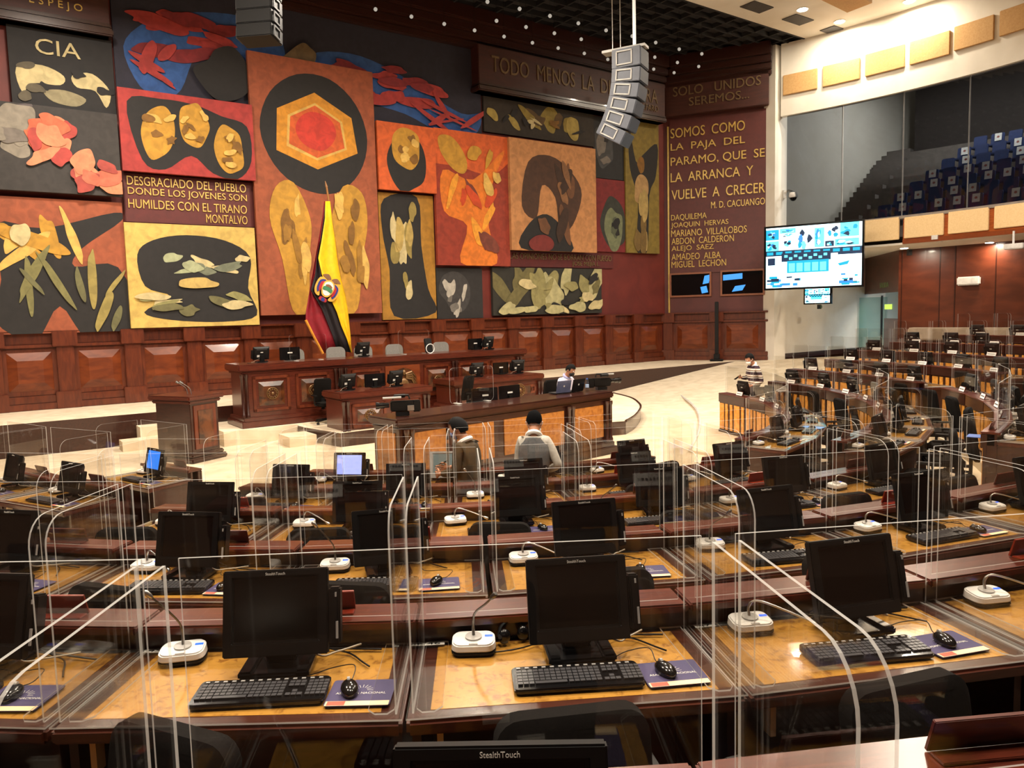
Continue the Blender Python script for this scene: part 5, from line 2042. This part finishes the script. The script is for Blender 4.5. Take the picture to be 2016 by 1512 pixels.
# flag
pf = MW.pt(MW.uv(672, 690, 3.0)[0], STZ, 2.6)
FP = Plane((pf.x, pf.y, 0), MW.d, (0, 0, 0))
t = thing('flag', 'yellow, dark blue and red flag with a coat of arms draped on a pole', 'flag', pf)


def fp(px, py, d=0.0):
    a, z = FP.uv(px, py, d)
    return FP.pt(a, z, d) - pf


b = MB()
b.cyl(fp(692, 693, -.05) * 1, fp(643, 368, -.05), .025, n=10)
b.cyl(fp(643, 368, -.05), fp(640, 356, -.05), .035, .005, n=8)
b.build('pole', mat('pole_wood', (150, 100, 50), .4), t, smooth=True)
b = MB()
b.lathe([(.3, 0), (.28, .05), (.06, .09), (.05, .2)], 16, 0, fp(693, 690) * Vector((1, 1, 0)) if False else (0, 0, 0))
b.build('base', mat('pole_wood', (150, 100, 50)), t, smooth=True)
LFT = [(638, 396), (634, 430), (626, 478), (623, 496), (615, 540), (610, 572), (603, 612), (602, 630), (619, 664), (636, 696)]
E1 = [(641, 396), (640, 430), (634, 470), (627, 508), (634, 540), (650, 585), (664, 615), (672, 640), (684, 668), (692, 694)]      # yellow / dark
E2 = [(640, 396), (637, 430), (630, 475), (624, 505), (621, 540), (612, 570), (634, 608), (643, 630), (655, 660), (664, 690)]      # dark / red
RGT = [(650, 396), (655, 440), (660, 470), (666, 520), (672, 550), (680, 580), (685, 610), (687, 630), (690, 660), (693, 694)]
LL = [LFT, E2, E1, RGT]


def band(A, B_, d0, d1, n, m, b, fold):
    rows = []
    for j in range(len(A)):
        row = []
        for i in range(n + 1):
            u = i / n
            x, y = A[j][0] + (B_[j][0] - A[j][0]) * u, A[j][1] + (B_[j][1] - A[j][1]) * u
            row.append(fp(x, y, d0 + (d1 - d0) * u + fold * math.sin(u * 9 + j * .35) * min(1, j / 3)))
        rows.append(row)
    k = len(b.v)
    b.v += [tuple(p) for r in rows for p in r]
    for j in range(len(A) - 1):
        for i in range(n):
            b.f.append([k + j * (n + 1) + i, k + j * (n + 1) + i + 1, k + (j + 1) * (n + 1) + i + 1, k + (j + 1) * (n + 1) + i])
            b.m.append(m)


for nm, A, B_, d0, d1, c in (('red_band', LFT, E2, .02, .1, (140, 18, 34)), ('blue_band', E2, E1, .1, .18, (28, 20, 26)), ('yellow_band', E1, RGT, .18, .05, (250, 196, 10))):
    b = MB()
    band(A, B_, d0, d1, 10, 0, b, .035)
    o = b.build(nm, mat(nm, c, .6), t, smooth=True)
    sm = o.modifiers.new('thickness', 'SOLIDIFY')
    sm.thickness = .012
b = MB()
b.tube([fp(x, y, .03) for x, y in LFT[7:]], .035, 6)
b.build('gold_fringe', mat('fringe_gold', (226, 150, 40), .7), t, smooth=True)
# coat of arms
c = fp(645, 568, .27)
UX, UY = FP.d, Vector((0, 0, 1))
rot = R(-28)


def arm(x, y, d=0.0):
    s = .0132
    xx, yy = (x * math.cos(rot) - y * math.sin(rot)) * s, (x * math.sin(rot) + y * math.cos(rot)) * s
    return c + UX * xx + UY * yy + FP.n * d


cols = [mat('arms_gold', (222, 170, 70), .5), mat('arms_blue', (40, 50, 130), .5), mat('arms_red', (176, 30, 40), .5), mat('arms_white', (236, 232, 226), .5), mat('arms_green', (60, 130, 90), .5), mat('arms_brown', (130, 90, 60), .5)]
b = MB()


def blob(pts, m, d):
    q = smooth_loop(pts, 5)
    n = len(q)
    b.add([arm(x, y, d) for x, y in q] + [arm(x, y, d - .02) for x, y in q], [list(range(n))] + [(i, (i + 1) % n, n + (i + 1) % n, n + i) for i in range(n)], m)


for s in (-1, 1):
    blob([(s * 8, 16), (s * 22, 14), (s * 25, -4), (s * 20, -18), (s * 10, -20), (s * 14, -4)], 0, .0)
    blob([(s * 9, 13), (s * 20, 9), (s * 21, -6), (s * 16, -15), (s * 13, -4)], 1, .012)
    blob([(s * 9, 10), (s * 17, 6), (s * 17, -7), (s * 13, -12), (s * 12, -2)], 2, .02)
    blob([(s * 1, 20), (s * 10, 26), (s * 20, 20), (s * 12, 17), (s * 4, 15)], 5, .012)
blob([(0, 17), (11, 10), (12, -4), (7, -15), (0, -18), (-7, -15), (-12, -4), (-11, 10)], 0, .026)
blob([(0, 14), (9, 8), (9.5, -4), (6, -12), (0, -15), (-6, -12), (-9.5, -4), (-9, 8)], 3, .034)
blob([(-9, 1), (0, 3), (9, 1), (9, -6), (0, -5), (-9, -6)], 4, .042)
blob([(-7, 5), (0, 8), (7, 5), (5, 2), (0, 3), (-5, 2)], 5, .045)
blob([(-6, -20), (6, -20), (8, -26), (0, -28), (-8, -26)], 2, .01)
blob([(-3, -21), (3, -21), (3, -27), (-3, -27)], 1, .02)
b.build('coat_of_arms', cols, t)

# ---------------------------------------------------------------- people
SKIN = mat('skin', (176, 120, 88), .55, scale=8)
HAIR = mat('black_hair', (14, 12, 12), .8, scale=50, stretch=(1, 1, 4), spec=.15)


def skin_mesh(name, chains, m, parent, sub=2):
    """chains: lists of (point, radius) sharing equal points at the joints; one skinned surface"""
    pts, rad, edges, idx = [], [], [], {}
    for ch in chains:
        prev = None
        for p, r in ch:
            key = tuple(round(c, 4) for c in p)
            if key not in idx:
                idx[key] = len(pts)
                pts.append(p)
                rad.append(r)
            i = idx[key]
            if prev is not None and prev != i:
                edges.append((prev, i))
            prev = i
    me = D.meshes.new(name)
    me.from_pydata(pts, edges, [])
    me.materials.append(m)
    o = D.objects.new(name, me)
    COL.objects.link(o)
    o.parent = parent
    o.modifiers.new('skin', 'SKIN').use_smooth_shade = True
    sv = me.skin_vertices[0].data
    for i, r in enumerate(rad):
        sv[i].radius = r if isinstance(r, tuple) else (r, r)
        sv[i].use_root = i == 0
    s_ = o.modifiers.new('subdivision', 'SUBSURF')
    s_.levels = s_.render_levels = sub
    return o


def hand(w, d, side, n, r=.0085):
    """palm from wrist w along d; five unequal bent fingers. side: thumb direction, n: palm normal (curl)"""
    w, d, side, n = Vector(w), Vector(d).normalized(), Vector(side).normalized(), Vector(n).normalized()
    ch = []
    k0 = w + d * .03
    for i, (off, ln) in enumerate(((.03, .072), (.01, .08), (-.01, .075), (-.03, .06))):
        a = w + d * .085 + side * off
        ch.append([(tuple(w), (.024, .02)), (tuple(k0), (.026, .018)), (tuple(a), .0115), (tuple(a + d * ln * .45 + n * ln * .12), r), (tuple(a + d * ln * .75 + n * ln * .42), r * .9), (tuple(a + d * ln * .85 + n * ln * .7), r * .8)])
    a = w + d * .035 + side * .034
    ch.append([(tuple(k0), (.026, .018)), (tuple(a), .013), (tuple(a + side * .022 + d * .03 + n * .012), .0105), (tuple(a + side * .026 + d * .058 + n * .025), .009)])
    return ch


def person(label, loc, rz, J, top_m, leg_m, hair='short', mask=None, mask_m=None, collar=None, sleeve_m=None, vest_m=None, cap=False, seated=False, grip=None):
    """J: joints in local space, the body facing -y"""
    t = thing('person', label, 'person', loc, rz)
    V = {k: Vector(v) for k, v in J.items()}
    hd = (V['head'] - V['neck']).normalized()
    fwd = V['face'].normalized()
    side = fwd.cross(hd).normalized() * -1
    hc = V['head']
    body = []

    def pt(v):
        return tuple(v)
    pel, ch, nk = V['pelvis'], V['chest'], V['neck']
    sp = (pel + ch) / 2
    body.append([(pt(pel), (.11, .08)), (pt(sp), (.1, .075)), (pt(ch), (.11, .075)), (pt(nk), (.06, .058)), (pt(nk + (hc - nk) * .45), (.056, .06)), (pt(hc + hd * -.045 + fwd * .018), (.066, .078)), (pt(hc + hd * .02), (.08, .096)), (pt(hc + hd * .085 - fwd * .008), (.066, .08)), (pt(hc + hd * .115 - fwd * .01), (.035, .045))])
    tipn = hc + fwd * .1 + hd * -.012
    body.append([(pt(hc + hd * .02), (.08, .096)), (pt(hc + fwd * .088 + hd * .0), .016), (pt(tipn), .013)])
    for s in (-1, 1):
        body.append([(pt(hc + hd * .02), (.08, .096)), (pt(hc + side * s * .08 + hd * .0), .016), (pt(hc + side * s * .094 - fwd * .012 + hd * .012), .016)])
        sh, el, wr = (V[k + ('L' if s < 0 else 'R')] for k in ('sh', 'el', 'wr'))
        body.append([(pt(ch), (.11, .075)), (pt(sh), .045), (pt((sh + el) / 2), .046), (pt(el), .038), (pt((el + wr) / 2), .035), (pt(wr), (.024, .02))])
        dd = (wr - el).normalized()
        up = Vector((0, 0, 1)) - dd * dd.z
        inw = Vector((-s, 0, 0)) - dd * dd.dot(Vector((-s, 0, 0)))
        body += hand(wr, dd, up if up.length > .1 else Vector((0, -1, 0)), inw)
        hp, kn, an = (V[k + ('L' if s < 0 else 'R')] for k in ('hip', 'kn', 'an'))
        body.append([(pt(pel), (.11, .08)), (pt(hp), .07), (pt((hp + kn) / 2), .066), (pt(kn), .055), (pt((kn + an) / 2), .05), (pt(an), .035), (pt(an + Vector((0, -.1, -.05))), (.034, .026)), (pt(an + Vector((0, -.17, -.055))), (.03, .018))])
    skin_mesh('body', body, SKIN, t)
    # clothes follow the same joints, a little larger
    e = .016
    tor = [[(pt(pel + Vector((0, 0, -.02))), (.165, .125)), (pt(sp), (.16, .12)), (pt(ch), (.178, .126)), (pt(nk + (nk - ch).normalized() * -.06), (.125, .105)), (pt(nk + (nk - ch).normalized() * -.01), (.08, .076))]]
    arms = []
    for s in (-1, 1):
        sh, el, wr = (V[k + ('L' if s < 0 else 'R')] for k in ('sh', 'el', 'wr'))
        c_ = [(pt(ch), (.178, .126)), (pt(sh), .062), (pt((sh + el) / 2), .057), (pt(el), .05), (pt((el + wr) / 2), .048), (pt(wr - (wr - el).normalized() * .01), .036)]
        arms.append(c_)
    if vest_m is None:
        skin_mesh('sweater' if sleeve_m is None else 'shirt', tor + arms, top_m, t)
    else:
        skin_mesh('shirt', [[(pt(sp), (.13, .1)), (pt(ch), (.16, .115)), (pt(nk + (nk - ch).normalized() * -.02), (.085, .078))]] + [[(p, (r if isinstance(r, tuple) else r * .95)) if i else (p, (.16, .115)) for i, (p, r) in enumerate(c_)] for c_ in arms], sleeve_m, t)
        ws = [[(pt(pel + Vector((0, 0, -.04))), (.17, .13)), (pt(sp), (.17, .128)), (pt(ch + Vector((0, 0, .03))), (.19, .135)), (pt(nk + (nk - ch).normalized() * -.05), (.13, .11)), (pt(nk + (nk - ch).normalized() * -.015), (.085, .08))]]
        for s in (-1, 1):
            sh = V['sh' + ('L' if s < 0 else 'R')]
            ws.append([(pt(ch + Vector((0, 0, .03))), (.19, .135)), (pt(ch + (sh - ch) * 1.0), .078)])
        skin_mesh('vest', ws, vest_m, t)
    lg = []
    for s in (-1, 1):
        hp, kn, an = (V[k + ('L' if s < 0 else 'R')] for k in ('hip', 'kn', 'an'))
        lg.append([(pt(pel), (.16, .12)), (pt(hp), .1), (pt((hp + kn) / 2), .09), (pt(kn), .072), (pt((kn + an) / 2), .066), (pt(an + Vector((0, 0, .02))), .058)])
        b = MB()
        b.ball(an + Vector((0, -.07, -.045)), (.045, .14, .05), 10, 6)
        b.v = [(x, y, max(an.z - .09, z)) for x, y, z in b.v]
        b.build('shoe', BLACKG, t, smooth=True)
    skin_mesh('trousers', lg, leg_m, t)
    # head pieces
    B = Matrix((side, fwd, hd)).transposed()
    b = MB()
    b.ball((0, 0, 0), (.088, .104, .112), 18, 12)
    keep = []
    for x, y, z in b.v:
        keep.append((x, y, z))
    nf, nm = [], []
    for f, m_ in zip(b.f, b.m):
        c_ = [sum(keep[i][k] for i in f) / len(f) for k in range(3)]
        lim = .045 if c_[1] > .045 else (-.015 if c_[1] > -.03 else -.07)
        if c_[2] > lim:
            nf.append(f)
            nm.append(m_)
    b.f, b.m = nf, nm
    b.v = [tuple(hc + hd * .028 - fwd * .008 + B @ (Vector(v) * (1 + .03 * math.sin(v[0] * 90) * math.cos(v[1] * 70)))) for v in keep]
    b.build('cap' if cap else 'hair', (mat('black_cap', (12, 12, 13), .95, spec=.05) if cap else HAIR), t, smooth=True)
    for s in (-1, 1):
        b = MB()
        b.ball(hc + fwd * .086 + side * s * .03 + hd * .028, .011, 8, 6)
        b.ball(hc + fwd * .0945 + side * s * .03 + hd * .027, .006, 6, 4, 1)
        b.build('eye', [WHITEP, BLACKG], t, smooth=True)
    b = MB()
    b.box(hc + fwd * .093 + hd * -.05, (.045, .008, .01), 0, B)
    b.build('mouth', mat('lips', (150, 84, 72), .5), t, bevel=.003)
    if mask:
        b = MB()
        b.ball((0, 0, 0), (.072, .05, .058), 14, 10)
        b.v = [tuple(hc + fwd * .07 + hd * -.045 + B @ Vector(v)) for v in b.v]
        for s in (-1, 1):
            b.tube([hc + fwd * .08 + side * s * .06 + hd * -.03, hc + side * s * .088 + hd * -.01, hc - fwd * .02 + side * s * .09 + hd * .0], .004, 5)
        b.build('face_mask', mask_m, t, smooth=True)
    if collar:
        b = MB()
        cc = nk + (hc - nk) * .1
        cc = nk + (hc - nk) * -.12
        b.tube([cc + side * .07 * math.cos(R(a)) + fwd * .066 * math.sin(R(a)) + hd * (.012 - .012 * math.sin(R(a))) for a in range(0, 361, 24)], .026, 8)
        b.build('collar', collar, t, smooth=True)
    if grip:
        b = MB()
        b.box(grip[0], grip[1], 0, Matrix.Rotation(R(grip[2]), 3, 'X'))
        ph = b.build('phone', BLACKG, bevel=.004)
        ph.location = t.matrix_basis @ Vector((0, 0, 0))
        ph.location = loc
        ph.rotation_euler = (0, 0, rz)
        tag(ph, grip[3], 'phone')
    return t


def stand(h, dx=0, lean=.05, bow=.25, arms=None):
    k = h / 1.7
    J = dict(pelvis=(0, 0, .93), chest=(0, -lean, 1.3), neck=(0, -lean - .01, 1.46), head=(0, -lean - .04 - bow * .12, 1.585), face=(0, -1, -bow * 1.6),
             shL=(-.15, -lean, 1.4), shR=(.15, -lean, 1.4), elL=(-.27, -.04, 1.12), elR=(.27, -.04, 1.12), wrL=(-.17, -.28, 1.1), wrR=(.17, -.28, 1.1),
             hipL=(-.1, 0, .88), hipR=(.1, 0, .88), knL=(-.1, -.02, .48), knR=(.1, -.02, .48), anL=(-.11, .02, .09), anR=(.11, .02, .09))
    J.update(arms or {})
    return {a: tuple(c * k for c in v) if a != 'face' else v for a, v in J.items()}


def at_xy(px, y, z):
    r = ray(px, 800)
    p = EYEP + r * (y / r.y)
    return Vector((p.x, p.y, z))


NAVYT = mat('navy_trousers', (30, 32, 44), .8)
OLIVE = mat('olive_sweater', (66, 54, 34), .9, scale=50, bump=.1)
GREYV = mat('grey_vest', (92, 94, 96), .85, scale=50, bump=.05)
PALES = mat('pale_sleeve', (196, 192, 182), .85, scale=30)
LILAC = mat('pale_lilac_shirt', (232, 224, 238), .8)
WHITEC = mat('white_collar', (238, 234, 228), .8)
J = stand(1.62, bow=.35, arms=dict(elL=(-.2, -.1, 1.14), wrL=(-.1, -.33, 1.12), elR=(.2, -.06, 1.14), wrR=(.1, -.32, 1.08)))
J['face'] = (0, -1, -.35)
person('man in an olive brown sweater with white collar, turned aside and looking at his phone', at_xy(922, 7.95, 0), R(-118), J, OLIVE, NAVYT, collar=WHITEC, mask=True, mask_m=mat('mask_blue', (110, 120, 160), .7),
       grip=((-.09, -.42, 1.1), (.075, .15, .012), 25, 'black phone in the hand of the man in the olive sweater'))
J = stand(1.64, bow=.5, arms=dict(elL=(-.27, -.0, 1.13), wrL=(-.14, -.22, 1.03), elR=(.19, -.08, 1.13), wrR=(.08, -.3, 1.08)))
person('man with black cap and grey knitted vest seen from behind, head bowed', at_xy(1049, 8.05, 0), R(174), J, GREYV, NAVYT, collar=WHITEC, vest_m=GREYV, sleeve_m=PALES, cap=True, mask=True, mask_m=WHITEC)
# striped sweater: horizontal bands by height
m = mat('striped_sweater', (236, 232, 224), .9)
nt = m.node_tree
gm = nt.nodes.new('ShaderNodeTexCoord')
sx = nt.nodes.new('ShaderNodeSeparateXYZ')
mu = nt.nodes.new('ShaderNodeMath')
mu.operation = 'MULTIPLY'
mu.inputs[1].default_value = 7.2
fr = nt.nodes.new('ShaderNodeMath')
fr.operation = 'FRACT'
cr = nt.nodes.new('ShaderNodeValToRGB')
cr.color_ramp.interpolation = 'CONSTANT'
els = cr.color_ramp.elements
els[0].position, els[0].color = 0, lin((52, 36, 48))
els[1].position, els[1].color = .42, lin((232, 226, 216))
for ps, c in ((.55, (52, 36, 48)), (.66, (196, 170, 140)), (.78, (236, 230, 222)), (.92, (120, 90, 80))):
    e_ = els.new(ps)
    e_.color = lin(c)
nt.links.new(gm.outputs['Object'], sx.inputs[0])
nt.links.new(sx.outputs['Z'], mu.inputs[0])
nt.links.new(mu.outputs[0], fr.inputs[0])
nt.links.new(fr.outputs[0], cr.inputs[0])
nt.links.new(cr.outputs[0], nt.nodes['Principled BSDF'].inputs['Base Color'])
J = stand(1.7, bow=.4, arms=dict(elL=(-.24, -.06, 1.14), wrL=(-.1, -.3, 1.18), elR=(.26, -.0, 1.1), wrR=(.2, -.22, 1.02)))
person('man in a striped sweater and white mask standing behind the innermost right-wing row', at_xy(1487, 16.9, 0), R(-75), J, m, mat('brown_trousers', (58, 44, 40), .8), mask=True, mask_m=WHITEC, collar=WHITEC,
       grip=((-.09, -.4, 1.18), (.075, .15, .012), 30, 'black phone in the hand of the man in the striped sweater'))
ps = CW.pt(CW.uv(1108, 760, -1.3)[0], .3, -1.3)
J = dict(pelvis=(0, 0, .54), chest=(0, -.08, .96), neck=(0, -.12, 1.13), head=(.02, -.2, 1.25), face=(.25, -1, -.6), shL=(-.155, -.09, 1.06), shR=(.155, -.09, 1.06), elL=(-.28, -.16, .8), elR=(.28, -.16, .8), wrL=(-.14, -.4, .84), wrR=(.14, -.4, .84),
         hipL=(-.1, -.02, .48), hipR=(.1, -.02, .48), knL=(-.12, -.43, .48), knR=(.12, -.43, .48), anL=(-.12, -.4, .09), anR=(.12, -.4, .09))
rzs = math.atan2(CW.d.y, CW.d.x)
person('seated man in a pale lilac shirt and black mask leaning over laptops', ps, rzs, J, LILAC, NAVYT, mask=True, mask_m=mat('mask_black', (22, 22, 24), .8), collar=mat('lilac_collar', (170, 170, 210), .8))
CHA.put(ps + CW.n * -.1, rzs + math.pi, 'black office chair under the seated man', 'chair')
